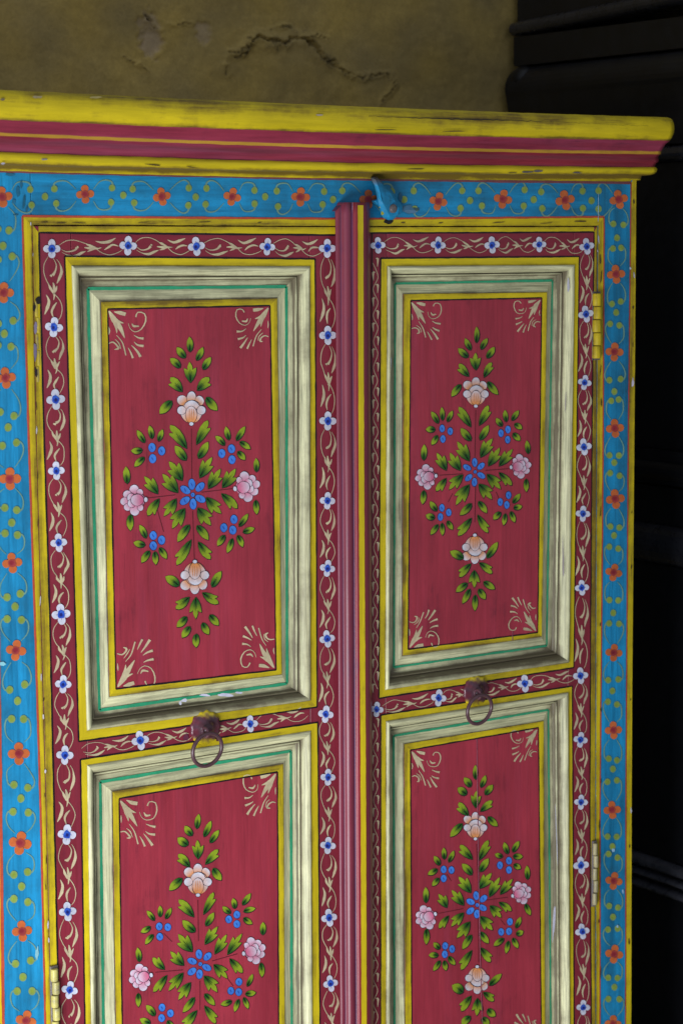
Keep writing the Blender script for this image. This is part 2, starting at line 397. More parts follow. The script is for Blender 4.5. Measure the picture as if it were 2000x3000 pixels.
VINE = ( # strokes between two border flowers: t along (0..1), s across (-1..1), widths px
 ([(.10, -.30), (.19, -.68), (.30, -.78), (.40, -.55), (.47, -.28)], [1.6, 3.2, 3, 3, 3]),
 ([(.12, .12), (.20, .38), (.29, .30), (.335, -.02)], [1.5, 4, 7, 12]), ([(.335, -.22), (.34, -.02)], [4, 11]),
 ([(.13, .42), (.20, .70), (.30, .80), (.38, .58), (.45, .38)], [1.5, 3, 11, 11, 1.5]),
 ([(.455, -.34), (.50, -.20), (.57, .08)], [3, 10, 7]), ([(.43, .02), (.50, .08), (.58, .14)], [3, 11, 7]), ([(.47, .42), (.52, .26), (.57, .12)], [2, 9, 6]), ([(.56, .1), (.60, .14), (.65, .06)], [10, 6, 1.5]),
 ([(.58, .2), (.66, .62), (.76, .78), (.86, .62), (.92, .36)], [3, 3.2, 3.4, 3, 1.5]),
 ([(.58, -.62), (.66, -.40), (.75, -.52), (.84, -.82)], [1.5, 10, 13, 2]),
 ([(.69, .32), (.74, .02), (.80, -.12), (.87, -.02)], [2.5, 9, 8, 2]),
)
def vine(mb, p0, p1, hw, flip=1, k=1.0, d=0.0, rev=False):
    dx, dy = p1[0]-p0[0], p1[1]-p0[1]; L = math.hypot(dx, dy); ux, uy = dx/L, dy/L; nx, ny = (-uy, ux)
    for pts, ws in VINE:
        q = []
        for t, s in pts:
            if rev: t = 1-t
            t += random.uniform(-.007, .007); s = s*flip+random.uniform(-.05, .05)
            q.append((p0[0]+ux*L*t-nx*s*hw, p0[1]+uy*L*t-ny*s*hw))
        stroke(mb, q, [w*.74*k*(L/230)**.35 for w in ws], mix(SCROLL, (.40, .30, .20), random.random()*.6), d+.0004+random.random()*.0001, 12)

# ------------------------------------------------------------------ surroundings
# plaster wall behind, one displaced sheet with its cracks
WALL_D = -.50
CR = [[(1065,240),(1095,228),(1125,222),(1145,195),(1190,175),(1235,178),(1275,198),(1330,180),(1400,178),(1430,205),(1490,255),(1568,325),(1613,350),(1678,355),(1768,340),(1808,380),(1788,430),(1748,470)],
      [(1250,120),(1300,118),(1350,140)], [(1400,180),(1460,160),(1500,165)], [(1130,180),(1160,185)], [(1065,240),(1035,290),(1040,345)], [(672,72),(700,95),(715,135)], [(560,262),(640,300),(680,335)], [(780,112),(850,100),(900,104)], [(1080,255),(1130,235),(1146,212)]]
CWD = [5.5, 2, 2, 2, 2, 3, 1.3, 1.3, 2.5]
def wall():
    segs = []
    for pl, w in zip(CR, CWD):
        for i in range(len(pl)-1):
            a = P(pl[i][0]/1.568, pl[i][1]/1.568, WALL_D); b = P(pl[i+1][0]/1.568, pl[i+1][1]/1.568, WALL_D)
            f = 1.0
            if w == 5.5: f = [.35,.5,.6,.8,1,1,.9,.9,1.1,1.2,.75,.4,.3,.3,.4,.5,.4][i]
            segs.append(((a.x, a.z), (b.x, b.z), w*f*.00042))
    spots = [(P(690/1.568, 150/1.568, WALL_D), .020, .030), (P(935/1.568, 145/1.568, WALL_D), .013, .016), (P(700/1.568, 195/1.568, WALL_D), .016, .02)]
    mb = MB(); x0, x1, z0, z1 = -.12, .72, 1.58, 1.83; nx, nz_ = 330, 130
    ids = {}
    for i in range(nx+1):
        for j in range(nz_+1):
            x = x0+(x1-x0)*i/nx; z = z0+(z1-z0)*j/nz_; v = Vector((x, z, 0))
            jx = x+.007*noise.noise(v*55)+.003*noise.noise(v*200); jz = z+.007*noise.noise(v*55+Vector((9, 2, 4)))+.003*noise.noise(v*200+Vector((3, 3, 3)))
            dep = .004*noise.noise(v*7)+.0016*noise.noise(v*28)+.0006*noise.noise(v*90); dirt = 0; col = (.47, .33, .095)
            gpat = noise.noise(v*16+Vector((1, 5, 2))); col = mix(col, (.33, .245, .10), .5+.9*gpat)
            for (a, b, w) in segs:
                if min(a[0], b[0])-.03 > jx or max(a[0], b[0])+.03 < jx or min(a[1], b[1])-.03 > jz or max(a[1], b[1])+.03 < jz: continue
                dx, dz = b[0]-a[0], b[1]-a[1]; t = max(0, min(1, ((jx-a[0])*dx+(jz-a[1])*dz)/(dx*dx+dz*dz)))
                ds = math.hypot(jx-a[0]-t*dx, jz-a[1]-t*dz)
                if ds < w: dep += -.008*(1-ds/w)*(w/.003); dirt = max(dirt, .45*(1-ds/w)+.12)
                elif ds < w*8: dep += .0024*(1-ds/(w*8)); dirt = max(dirt, .38*(1-ds/(w*8)))
            for c, rx, rz in spots:
                q = ((x-c.x)/rx)**2+((z-c.z)/rz)**2+.8*noise.noise(v*130)
                if q < 1: dep += -.0022*min(1, (1-q)*3); col = mix(col, (.44, .33, .22), min(.6, (1-q)*1.0))
            ids[i, j] = mb.vert((x, -WALL_D-dep, z), col, dirt)
    for i in range(nx):
        for j in range(nz_): mb.face((ids[i, j], ids[i+1, j], ids[i+1, j+1], ids[i, j+1]), 'wall', True)
    # plain wall around the surveyed field
    c = (.36, .265, .09); y = -WALL_D+.0
    for (a, b, e, f) in ((-2.2, -.12, 0, 2.6), (-.12, .72, 0, 1.58), (-.12, .72, 1.83, 2.6), (.72, 1.9, 0, 2.6)):
        q = [mb.vert(p, c) for p in ((a, y, e), (b, y, e), (b, y, f), (a, y, f))]; mb.face(q, 'wall')
    tag(mb.build('wall', origin=(0, .5, 0)), 'rough olive-ochre plaster wall with a jagged crack behind the painted cabinet', 'wall', kind='structure')
wall()
fl = MB(); q = [fl.vert(p) for p in ((-4, -4, 0), (3, -4, 0), (3, .6, 0), (-4, .6, 0))]; fl.face(q, 'floor')
tag(fl.build('floor', origin=(0, 0, 0)), kind='structure')

# black cabinet standing at right angles, to the right of the painted one
dk = empty('dark_cabinet', (1.0, .1, 0)); tag(dk, 'black lacquered wooden cabinet with moulded edges in the shadow at the right', 'cabinet')
def extr(name, prof, y0, y1, rise=0.0, m='dark', back=.9, smooth=False):
    mb = MB(); rows = []
    pr = list(prof)
    for y, rz in ((y0, rise), (y1, 0)):
        rows.append([mb.vert((x, y, z+rz), (1, 1, 1)) for x, z in pr]+[mb.vert((back, y, pr[-1][1]+rz)), mb.vert((back, y, pr[0][1]+rz))])
    n = len(rows[0])
    for i in range(n):
        j = (i+1) % n; mb.face((rows[0][i], rows[0][j], rows[1][j], rows[1][i]), m, False)
    mb.face(rows[0][::-1], m); mb.face(rows[1], m)
    return mb.build(name, dk)
def arc(cx, cz, rx, rz, a0, a1, n=8): return [(cx+rx*math.cos(R_(a0+(a1-a0)*i/n)), cz+rz*math.sin(R_(a0+(a1-a0)*i/n))) for i in range(n+1)]
extr('upper_panel', [(.700, 2.05), (.700, 1.7785)], -.28, .486)
extr('top_moulding', arc(.700, 1.768, .0135, .010, 90, 270), -.28, .488, rise=.034, m='darksheen')
extr('frieze', [(.692, 1.757), (.692, 1.718)], -.28, .484)
extr('cushion_moulding', arc(.712, 1.686, .037, .032, 110, 200)+[(.680, 1.66), (.684, 1.640), (.690, 1.6)], -.28, .482)
extr('waist_moulding', arc(.696, 1.588, .012, .010, 90, 270), -.28, .484, m='darksheen')
extr('side_panel', [(.698, 1.577), (.698, 1.21)], -.28, .482)
extr('rail', [(.690, 1.209), (.690, 1.195)]+arc(.690, 1.182, .011, .012, 90, 270)+[(.690, 1.165)], -.28, .484)
extr('broad_moulding', arc(.700, 1.085, .018, .026, 90, 270, 10), -.28, .485, m='darksheen')
extr('side_panel', [(.698, 1.160), (.698, 1.112)], -.28, .482)
extr('side_panel', [(.698, 1.058), (.698, .666)], -.28, .482)
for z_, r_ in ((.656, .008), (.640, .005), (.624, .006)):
    extr('bead_moulding', arc(.698, z_, .012, r_, 90, 270), -.28, .485, m='darkglint')
extr('base_panel', [(.698, .6175), (.698, .0)], -.28, .482)
mb = MB()   # carved scroll at the top corner
for i in range(13):
    for j in range(20):
        th = math.pi*i/12; ph = 2*math.pi*j/20
        mb.vert((.694+.019*math.sin(th)*math.cos(ph), .462+.020*math.cos(th), 1.700+.017*math.sin(th)*math.sin(ph)), (1, 1, 1))
for i in range(12):
    for j in range(20): mb.face((i*20+j, i*20+(j+1) % 20, (i+1)*20+(j+1) % 20, (i+1)*20+j), 'dark', True)
mb.build('carved_scroll', dk)

# ------------------------------------------------------------------ the painted cabinet
XL, XR, ZT, BACK = -.352, .4825, 1.5465, .42
cab = empty('painted_cabinet', ((XL+XR)/2, .21, 0))
tag(cab, 'colourful hand-painted wooden cabinet with two panelled maroon doors, blue floral frame and yellow cornice', 'cabinet')
Q3 = Reg(0, 500, 2.94); Q1 = Reg(0, 0, 1.568); Q2 = Reg(1000, 0, 1.568); Q8 = Reg(1600, 500, 2.94)

# carcass: sides, back, top, plinth
mb = MB(); prism(mb, [W(XL+.02, 0.06, -.024), W(XR-.02, 0.06, -.024), W(XR-.02, ZT, -.024), W(XL+.02, ZT, -.024)], BACK-.03, 'darkin'); mb.build('carcass', cab)
for xs in ((XL, XL+.0195), (XR-.0195, XR)):
    mb = MB(); prism(mb, [W(xs[0], .0, -.0225), W(xs[1], .0, -.0225), W(xs[1], ZT, -.0225), W(xs[0], ZT, -.0225)], BACK-.024, 'wood'); mb.build('side_board', cab)

# front frame: measured edges
LO = [P(-22, 520), P(-12, 1100), P(-6, 1800), P(2, 2400), P(9, 3000)]            # outer edge of the blue, left stile
gapL = [P(92, 657), P(102, 1180), P(118, 1800), P(134, 2400), P(148, 3000)]; gapR = [P(1751, 660), P(1748, 1200), P(1745.5, 1800), P(1744.5, 2405), P(1745, 3000)]
redL = [P(65, 633), P(84, 1300), P(101, 1800), P(119, 2400), P(132, 3000)]; redR = [P(1768, 635), P(1765, 1300), P(1760, 1900), P(1756, 2350), P(1756, 3000)]
cabR = [P(1863, 515), P(1857, 1300), P(1851, 2000), P(1849, 2350), P(1848, 3000)]
bluR = [P(1847, 534), P(1839, 1300), P(1834, 2000), P(1832, 2350), P(1831, 3000)]
ZB = .30
def down(pl, z=ZB): return pl+[W(pl[-1].x, z)]
gapL, gapR, redL, redR, cabR, bluR, LO = map(down, (gapL, gapR, redL, redR, cabR, bluR, LO))
cabL = [W(XL, p.z) for p in (P(0, 500), P(0, 1500), P(0, 3000))]+[W(XL, ZB)]
zt = 1.5485
stL = MB(); prism(stL, [W(XL, zt)]+[W(gapL[0].x, zt)]+gapL+[W(XL, ZB)], .022, 'blue_v', BLUE); stL = stL.build('frame_stile', cab)
stR = MB(); prism(stR, [W(cabR[0].x, zt)]+cabR+gapR[::-1]+[W(gapR[0].x, zt)], .022, 'blue_v', BLUE); stR = stR.build('frame_stile', cab)
x0, x1 = gapL[0].x+.0004, gapR[0].x-.0004
zg = [P(92, 657), P(500, 658), P(985, 660.5), P(1400, 660), P(1751, 660)]
tr = MB(); prism(tr, [W(x0, zt), W(x1, zt)]+[W(min(max(p.x, x0), x1), p.z) for p in zg[::-1]], .022, 'blue_h', BLUE, mside='darkin'); tr = tr.build('frame_rail', cab)
mb = MB(); prism(mb, [W(XL, ZB-.0005), W(XR, ZB-.0005), W(XR, ZB-.075), W(XL, ZB-.075)], .022, 'blue_h', BLUE); mb.build('frame_rail', cab)
mb = MB(); prism(mb, [W(XL-.008, ZB-.076, .008), W(XR+.008, ZB-.076, .008), W(XR+.008, 0, .008), W(XL-.008, 0, .008)], .03, 'yel_h', YELLOW); mb.build('plinth', cab)

# paint on the frame
def off(pl, dx): return [Vector((p.x+dx, p.y, p.z)) for p in pl]
mb = MB()
band(mb, redL, off(gapL, .0001), YELLOW, 'yel_v', .00025, .0004, 0, .3)
band(mb, off(LO, -.0010), cabL, YELLOW, 'yel_v', .00025); mb.build('yellow_edging', stL)
mb = MB(); line(mb, redL, .0022, REDLINE, dz=.0005); line(mb, LO, .0032, REDLINE, dz=.0005); mb.build('red_line', stL)
mb = MB()
band(mb, redR, off(gapR, -.0001), YELLOW, 'yel_v', .00025, .0004, .1, .35)
band(mb, bluR, cabR, YELLOW, 'yel_v', .00025, .0003, .25, .1); mb.build('yellow_edging', stR)
mb = MB(); line(mb, redR, .0020, REDLINE, dz=.0005); line(mb, bluR, .0018, mix(REDLINE, MAROON, .6), dz=.0005); mb.build('red_line', stR)
redT = [P(65, 632.5), P(500, 637), P(976, 640), P(1089, 640), P(1450, 637.5), P(1768, 634.5)]
blT = [P(-22, 501), P(500, 514), P(1000, 525), P(1450, 531), P(1847, 536)]
mb = MB(); gt = [W(p.x, p.z-.0003) for p in zg]
band(mb, redT, [gt[0], gt[1], gt[2], gt[2]+Vector((.04, 0, 0)), gt[3], gt[4]], YELLOW, 'yel_h', .00025, .0004, 0, .3)
band(mb, blT, [W(p.x, zt+.001) for p in blT], YELLOW, 'yel_h', .00025, .0003, .2, .4); mb.build('yellow_edging', tr)
mb = MB(); line(mb, redT, .0021, REDLINE, dz=.0005); line(mb, blT, .0028, (.20, .06, .07), dz=.0005, side=.3); mb.build('red_line', tr)

def orange_flower(parent, x, y, k=1.0):
    mb = MB(); z = .0005; a0 = random.uniform(-.22, .22); k *= random.uniform(.86, 1.0); x += random.uniform(-2, 2); y += random.uniform(-2, 2)
    for i in range(4):
        a = a0+i*math.pi/2
        blob(mb, x+math.cos(a)*19*k, y+math.sin(a)*20*k, 13.5*k, 13.5*k, 0, mix(ORANGE, ORED, .15), ORANGE, z, (math.cos(a), math.sin(a))); z += .00007
    blob(mb, x, y, 13*k, 13.5*k, 0, ORED, mix(ORED, ORANGE, .25), z+.0001, jit=.3)
    blob(mb, x-2*k, y-1*k, 8*k, 7*k, 0, (.26, .02, .03), ORED, z+.0002)
    return mb.build('painted_flower', parent)
def tendrils(mb, p0, p1, hw, k=1.0, centre=True):
    dx, dy = p1[0]-p0[0], p1[1]-p0[1]; L = math.hypot(dx, dy); ux, uy = dx/L, dy/L; nx, ny = -uy, ux
    def q(t, s): return (p0[0]+ux*L*t+nx*s*hw, p0[1]+uy*L*t+ny*s*hw)
    c = DOT; cd = mix(DOT, BLUE, .42)
    for s in (-1, 1):
        for rev in (0, 1):
            f = (lambda t: 1-t) if rev else (lambda t: t)
            j = random.uniform(-.03, .03); e = random.uniform(-.10, .10)
            dt, dsp = .355+j, .46+e
            blob(mb, *q(f(dt), s*dsp), 10.5*k, 11.5*k, 0, c, mix(c, cd, .4), .0006)
            stroke(mb, [q(f(.11), s*.35), q(f(.19+j), s*.78), q(f(.28+j), s*(.92+e)), q(f(.35+j), s*(.80+e)), q(f(dt+.012), s*dsp)], [1.6, 3.4, 4.2, 5, 8], cd, .00045, 14)
    if centre: blob(mb, *q(.5+random.uniform(-.02, .02), random.uniform(-.08, .08)), 10.5*k, 12*k, 0, c, mix(c, cd, .4), .0006)
def flowers_row(parent, pts, hw, k=1.0, skip=()):
    for i, (x, y) in enumerate(pts):
        if i not in skip: orange_flower(parent, x, y, k)
    mb = MB()
    for i in range(len(pts)-1): tendrils(mb, pts[i], pts[i+1], hw, k)
    tag(mb.build('painted_tendrils', parent), kind='stuff')
top_fl = [(8, 575), (249, 570), (474.5, 574), (678.5, 576.5), (880, 578), (1078, 582), (1284, 588), (1472, 582), (1654, 583.5), (1811, 583.5)]
left_fl = [(8, 575), (13, 855), (17, 1108), (28, 1403), (34.5, 1651), (47, 1907), (55, 2209), (60, 2471), (64, 2728), (74, 2993), (82, 3240)]
right_fl = [(1811, 583.5), (1805, 802), (1801, 1032), (1800, 1254), (1800, 1464), (1797, 1679), (1796, 1913), (1795, 2142), (1793, 2372), (1796, 2583), (1797, 2795), (1797, 3000), (1797, 3200)]
flowers_row(tr, top_fl, 50, .92, skip=(0, 9))
flowers_row(stL, left_fl, 44, 1.05); flowers_row(stR, right_fl, 30, .86)

# cornice: moulded profile run along the front and mitred round both ends
CP = [ # y at x=0, x=1000, x=1900 (px), projection d, colour, material, dirt
 (262, 309, 341, .0270, YELLOW, 'yel_h', .1), (264, 311.5, 343.5, .0305, YELLOW, 'yel_h', .2), (269, 317, 349, .0325, YELLOW, 'yel_h', .3),
 (285, 331, 360, .0338, YELLOW, 'yel_h', .28), (305, 349, 375, .0342, YELLOW, 'yel_h', .05), (325, 366, 390, .0335, YELLOW, 'yel_h', 0), (340, 380, 402, .0318, YELLOW, 'yel_h', .1),
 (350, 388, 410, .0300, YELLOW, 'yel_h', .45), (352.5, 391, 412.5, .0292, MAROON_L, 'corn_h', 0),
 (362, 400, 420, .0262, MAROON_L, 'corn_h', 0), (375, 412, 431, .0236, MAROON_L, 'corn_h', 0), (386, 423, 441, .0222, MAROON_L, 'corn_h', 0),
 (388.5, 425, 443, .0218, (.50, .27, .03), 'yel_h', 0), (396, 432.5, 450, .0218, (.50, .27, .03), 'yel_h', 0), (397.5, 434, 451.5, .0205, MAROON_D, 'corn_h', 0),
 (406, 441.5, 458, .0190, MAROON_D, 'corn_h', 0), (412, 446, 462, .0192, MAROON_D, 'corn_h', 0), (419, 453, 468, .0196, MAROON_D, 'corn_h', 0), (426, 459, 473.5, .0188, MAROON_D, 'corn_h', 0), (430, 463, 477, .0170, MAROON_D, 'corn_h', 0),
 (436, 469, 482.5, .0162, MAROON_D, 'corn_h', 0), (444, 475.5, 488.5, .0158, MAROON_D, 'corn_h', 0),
 (445.5, 477, 490, .0170, YELLOW, 'yel_h', .1), (454, 485, 495, .0182, YELLOW, 'yel_h', 0), (466, 494, 502, .0180, YELLOW, 'yel_h', .15), (478, 502, 509, .0155, YELLOW, 'yel_h', .5), (482, 505, 512, .0118, YELLOW, 'yel_h', .75),
 (484, 506.5, 513.5, .0030, YELLOW, 'yel_h', .8), (499, 521, 527, .0022, YELLOW, 'yel_h', .25), (500, 522, 528, -.001, YELLOW, 'yel_h', .5)]
def cornice():
    parts = {'nose': (0, 8), 'cove': (8, 22), 'bead': (22, 30)}
    for nm, (i0, i1) in parts.items():
        mb = MB(); rows = []
        for k in range(max(0, i0-(1 if i0 else 0)), i1):
            y0, y1, y2, d, col, m, dirt = CP[k]
            if k < i0: col = CP[i0][4]; m = CP[i0][5]
            a, b, c = P(0, y0, d), P(1000, y1, d), P(1900, y2, d)
            def zz(x):                                    # quadratic through the three measured points
                return (a.z*(x-b.x)*(x-c.x)/((a.x-b.x)*(a.x-c.x))+b.z*(x-a.x)*(x-c.x)/((b.x-a.x)*(b.x-c.x))+c.z*(x-a.x)*(x-b.x)/((c.x-a.x)*(c.x-b.x)))
            row = []; xa, xb = XL-d, XR+d*.68
            row.append(mb.vert((xa, BACK, zz(xa)), col, dirt))
            for i in range(141):
                x = xa+(xb-xa)*i/140; q = Vector((x*30, k*.35, 0)); dd = d+.0005*noise.noise(q); z = zz(x)+.0006*noise.noise(q*1.7+Vector((4, 4, 4)))
                if 0 < i < 140: pass
                row.append(mb.vert((x, -dd, z), col, dirt))
            row.append(mb.vert((xb, BACK, zz(xb)), col, dirt)); rows.append((row, m))
        for r in range(len(rows)-1):
            for i in range(len(rows[0][0])-1):
                mb.face((rows[r+1][0][i], rows[r+1][0][i+1], rows[r][0][i+1], rows[r][0][i]), rows[r+1][1] if r+1 < len(rows)-1 else rows[r][1], True)
        if nm == 'nose':                                  # top board
            t = rows[0][0]; mb.face([t[0]]+t[1:-1]+[t[-1]], 'yel_h')
        o = mb.build({'nose': 'cornice_nosing', 'cove': 'cornice_cove', 'bead': 'cornice_bead'}[nm], cornice_e)
cornice_e = empty('cornice', ((XL+XR)/2, 0, 1.6), cab)
cornice()
# crack in the nosing
mb = MB(); pl = [(1080, 339), (1130, 341), (1200, 344), (1260, 345), (1330, 347), (1400, 349.5), (1470, 350.5), (1530, 353), (1600, 355), (1680, 357.5), (1800, 364), (1900, 368)]
q = resample([P(*p, .0347) for p in pl], 90)
for i, p in enumerate(q):
    t = i/90; w = .0007*(.5+1.3*math.exp(-((t-.33)/.18)**2)+.35*noise.noise(p*300)); z = p.z+.0009*noise.noise(p*220)
    if t > .6: w *= .55
    mb.vert((p.x, p.y, z+w/2), (.03, .02, .01)); mb.vert((p.x, p.y, z-w/2), (.03, .02, .01))
for i in range(90): mb.face((2*i+1, 2*i+3, 2*i+2, 2*i))
mb.build('split', cornice_e)

# ------------------------------------------------------------------ doors
def quad(tl, tr_, br, bl, d): return [P(*tl, d), P(*tr_, d), P(*br, d), P(*bl, d)]
def quadz(tl, tr_, xr, xl, z, d): # lower corners given by the x at the foot of the photograph and a height in metres
    return [P(*tl, d), P(*tr_, d), W(P(xr, 3000, d).x, z, d), W(P(xl, 3000, d).x, z, d)]
def lerpq(A, B, t, d): return [Vector((a.x+(b.x-a.x)*t, -d, a.z+(b.z-a.z)*t)) for a, b in zip(A, B)]
PROF = ((0, .0003, .3), (.03, .0015, .05), (.10, .0023, 0), (.20, .0019, 0), (.30, .0003, .0), (.39, -.0018, .05), (.45, -.0038, .2), (.475, -.0060, 1.0), (.50, -.0066, 1.0), (.52, -.0052, .2), (.57, -.0050, .0), (.61, -.0062, .25), (.635, -.0082, .9), (.67, -.0088, .35), (.75, -.0092, .15), (1.0, -.0095, .0))
PROF2 = ((0.0, -.0095, .05), (.12, -.0094, .0), (.45, -.0082, .0), (.80, -.0066, .08), (.93, -.0062, .35), (1.0, -.0056, 1.0))
def panel(door, CO, G, YI, MP, OUT, s, bot_shade, idx):
    """CO cream outer, G green line, YI inner yellow outer edge, MP maroon field edge, OUT black line outside the yellow"""
    FD = -.0055*s
    cream = [lerpq(CO, G, t, d*s) for t, d, _ in PROF]; dirt = [x for _, _, x in PROF]
    cream += [lerpq(G, YI, t, d*s) for t, d, _ in PROF2[1:]]; dirt += [x for _, _, x in PROF2[1:]]
    cream.append(lerpq(YI, YI, 0, FD-.0008)); dirt.append(1.0)
    for side, (i, j) in enumerate(((0, 1), (1, 2), (2, 3), (3, 0))):   # top, right, bottom, left
        mb = MB(); m = 'cream_h' if side in (0, 2) else 'cream_v'
        n = max(30, int((CO[i]-CO[j]).length/.006)); rows = []
        extra = (.0, .05, bot_shade, .12)[side]  # painted shade per side over the groove grime, heaviest on the bottom run
        for k, q in enumerate(cream):
            row = []
            for a in range(n+1):
                p = q[i].lerp(q[j], a/n); e = dirt[k]
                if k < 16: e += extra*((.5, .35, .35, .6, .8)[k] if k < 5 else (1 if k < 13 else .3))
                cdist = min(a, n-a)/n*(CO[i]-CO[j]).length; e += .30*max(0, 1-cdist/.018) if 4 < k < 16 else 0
                jx = Vector((0, .0005*noise.noise(p*70+Vector((k*.4, 0, 0))), 0))
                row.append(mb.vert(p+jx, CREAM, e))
            rows.append(row)
        for k in range(len(rows)-1):
            for a in range(n): mb.face((rows[k][a], rows[k+1][a], rows[k+1][a+1], rows[k][a+1])[::-1], m, True)
        o = mb.build('moulding', door)
    # green line on the flat of the moulding
    mb = MB(); gq = lerpq(G, G, 0, -.0093*s+.0008); g = [gq[0], gq[1], gq[2], gq[3], gq[0]]
    for a, b in ((0, 1), (1, 2), (2, 3), (3, 4)): line(mb, [g[a], g[a].lerp(g[b],   .5), g[b]], .0032 if s < 1.1 else .0025, GREEN, dz=0)
    mb.build('green_line', door)
    # field
    mb = MB(); F = lerpq(YI, YI, 0, FD); prism(mb, F, .010, 'red_v', MAROON); fld = mb.build('door_panel', door)
    Mq = lerpq(MP, MP, 0, FD); mb = MB()
    for side, (i, j) in enumerate(((0, 1), (1, 2), (2, 3), (3, 0))):
        band(mb, [F[i], F[j]], [Mq[i], Mq[j]], YELLOW, 'yel_h' if side in (0, 2) else 'yel_v', .00025, .0004, .35, 0)
    mb.build('yellow_border', door)
    mb = MB(); r = Mq+[Mq[0]]
    for a in range(4): line(mb, [r[a], r[a+1]], .0015, BLACK, dz=.0005)
    mb.build('black_line', door)
    # yellow ring on the door frame outside the moulding
    mb = MB(); Cq = lerpq(CO, CO, 0, 0); Oq = lerpq(OUT, OUT, 0, 0)
    for side, (i, j) in enumerate(((0, 1), (1, 2), (2, 3), (3, 0))):
        band(mb, [Oq[i], Oq[j]], [Cq[i], Cq[j]], YELLOW, 'yel_h' if side in (0, 2) else 'yel_v', .00025, .0004, .0, .15)
    mb.build('yellow_border', door)
    mb = MB(); r = Oq+[Oq[0]]
    for a in range(4): line(mb, [r[a], r[a+1]], .0016, BLACK, dz=.0005)
    mb.build('black_line', door)
    return FD

def door_frame(door, edgeL, edgeR, ztop, zbot, U, Lw):
    """stiles and rails round two openings; edges are lists of points"""
    e = .0005
    def cl(q): return [Vector((p.x, 0, p.z)) for p in q]
    U, Lw = cl(U), cl(Lw)
    xl = lambda z: interp(edgeL, z); xr = lambda z: interp(edgeR, z)
    def st(edge, q, side, nm):
        mb = MB(); pts = [W(interp(edge, ztop(interp(edge, 1.4))), ztop(interp(edge, 1.4)))]
        zs = [1.3, 1.1, .9, .75, zbot]
        pts += [W(interp(edge, z), z) for z in zs]
        if side == 0: inner = [W(Lw[3].x, zbot), Lw[3], Lw[0], U[3], U[0], W(U[0].x, ztop(U[0].x))]
        else: inner = [W(Lw[2].x, zbot), Lw[2], Lw[1], U[2], U[1], W(U[1].x, ztop(U[1].x))]
        prism(mb, pts+inner, .022, 'red_v', MAROON_D); return mb.build(nm, door)
    s1 = st(edgeL, None, 0, 'door_stile'); s2 = st(edgeR, None, 1, 'door_stile')
    out = []
    for (a, b, c, d_) in ((W(U[0].x, ztop(U[0].x)), W(U[1].x, ztop(U[1].x)), U[1], U[0]), (U[3], U[2], Lw[1], Lw[0]), (Lw[3], Lw[2], W(Lw[2].x, zbot), W(Lw[3].x, zbot))):
        ex = Vector((e, 0, 0)); mb = MB(); prism(mb, [a+ex, b-ex, c-ex, d_+ex], .022, 'red_h', MAROON_D, mside='darkin'); out.append(mb.build('door_rail', door))
    return s1, s2, out
def interp(pl, z):
    q = sorted(pl, key=lambda p: p.z)
    if z <= q[0].z: return q[0].x
    for a, b in zip(q, q[1:]):
        if a.z <= z <= b.z: return a.x+(b.x-a.x)*(z-a.z)/((b.z-a.z) or 1)
    return q[-1].x

ZD = ZB+.002
R5 = Reg(0, 1800, 2.24); R2b = Reg(450, 1950, 2.6133); R3b = Reg(1000, 1850, 2.24); C7 = Reg(1100, 850, 2.352)
A4 = Reg(250, 850, 2.6133); B5 = Reg(250, 1350, 2.6133); D5 = Reg(350, 2350, 2.851); E6 = Reg(1150, 2200, 2.851)
# --- left door
dL = empty('door', (-.28, 0, ZD), cab); dL['label'] = 'left door, hinged beside the wide blue stile'
sL = 1.0; g, f_ = -.0095*sL, -.0055*sL
UL = dict(OUT=quad((189, 750), (922, 758), (928, 2072), (230, 2173), 0), CO=quad((209, 777), (907, 779), (909, 2053), (254, 2141), 0),
          G=quad((256, 845), (837, 839), (839, 2003), (290, 2081), g), YI=quad((296, 884), (811, 874), (825, 1976), (321, 2041), f_), MP=quad((314.6, 905), (790, 895), (808, 1963), (339, 2019), f_))
LL = dict(OUT=quadz((235, 2226), (930, 2116.5), 936, 245, .40, 0), CO=quadz((254.5, 2242), (909, 2141), 914, 261, .412, 0),
          G=quadz((292, 2291), (850, 2200.6), 850, 296.5, .437, g), YI=quadz((329.5, 2320), (829, 2239), 832, 336, .452, f_), MP=quadz((348, 2340), (811.7, 2262), 813, 354, .46, f_))
GAP = .0010
eL = off(gapL, GAP); eR = down([P(1012, 665), P(1014, 1500), P(1016, 3000)])
ztopL = lambda x: P(92, 661).z+(x-P(92, 661).x)*(P(985, 664).z-P(92, 661).z)/(P(985, 664).x-P(92, 661).x)
s1, s2, rails = door_frame(dL, eL, eR, ztopL, ZD, UL['OUT'] and UL['CO'], LL['CO'])
panel(dL, s=sL, bot_shade=.55, idx=0, **UL); panel(dL, s=sL, bot_shade=.6, idx=1, **LL)
blkL = down([P(113, 681), P(129, 1300), P(145, 1800), P(158.5, 2400), P(172, 3000)], ZD)
blkTL = [P(113, 681), P(500, 684), P(990, 688)]
mb = MB(); band(mb, [p for p in eL], blkL, YELLOW, 'yel_v', .00025, .0003, .35, .0)
band(mb, [W(p.x, ztopL(p.x)-.0002) for p in blkTL], blkTL, YELLOW, 'yel_h', .00028, .0003, .3, .0); mb.build('yellow_border', dL)
mb = MB(); line(mb, blkL, .0018, BLACK, dz=.0005); line(mb, blkTL, .0018, BLACK, dz=.0005); mb.build('black_line', dL)
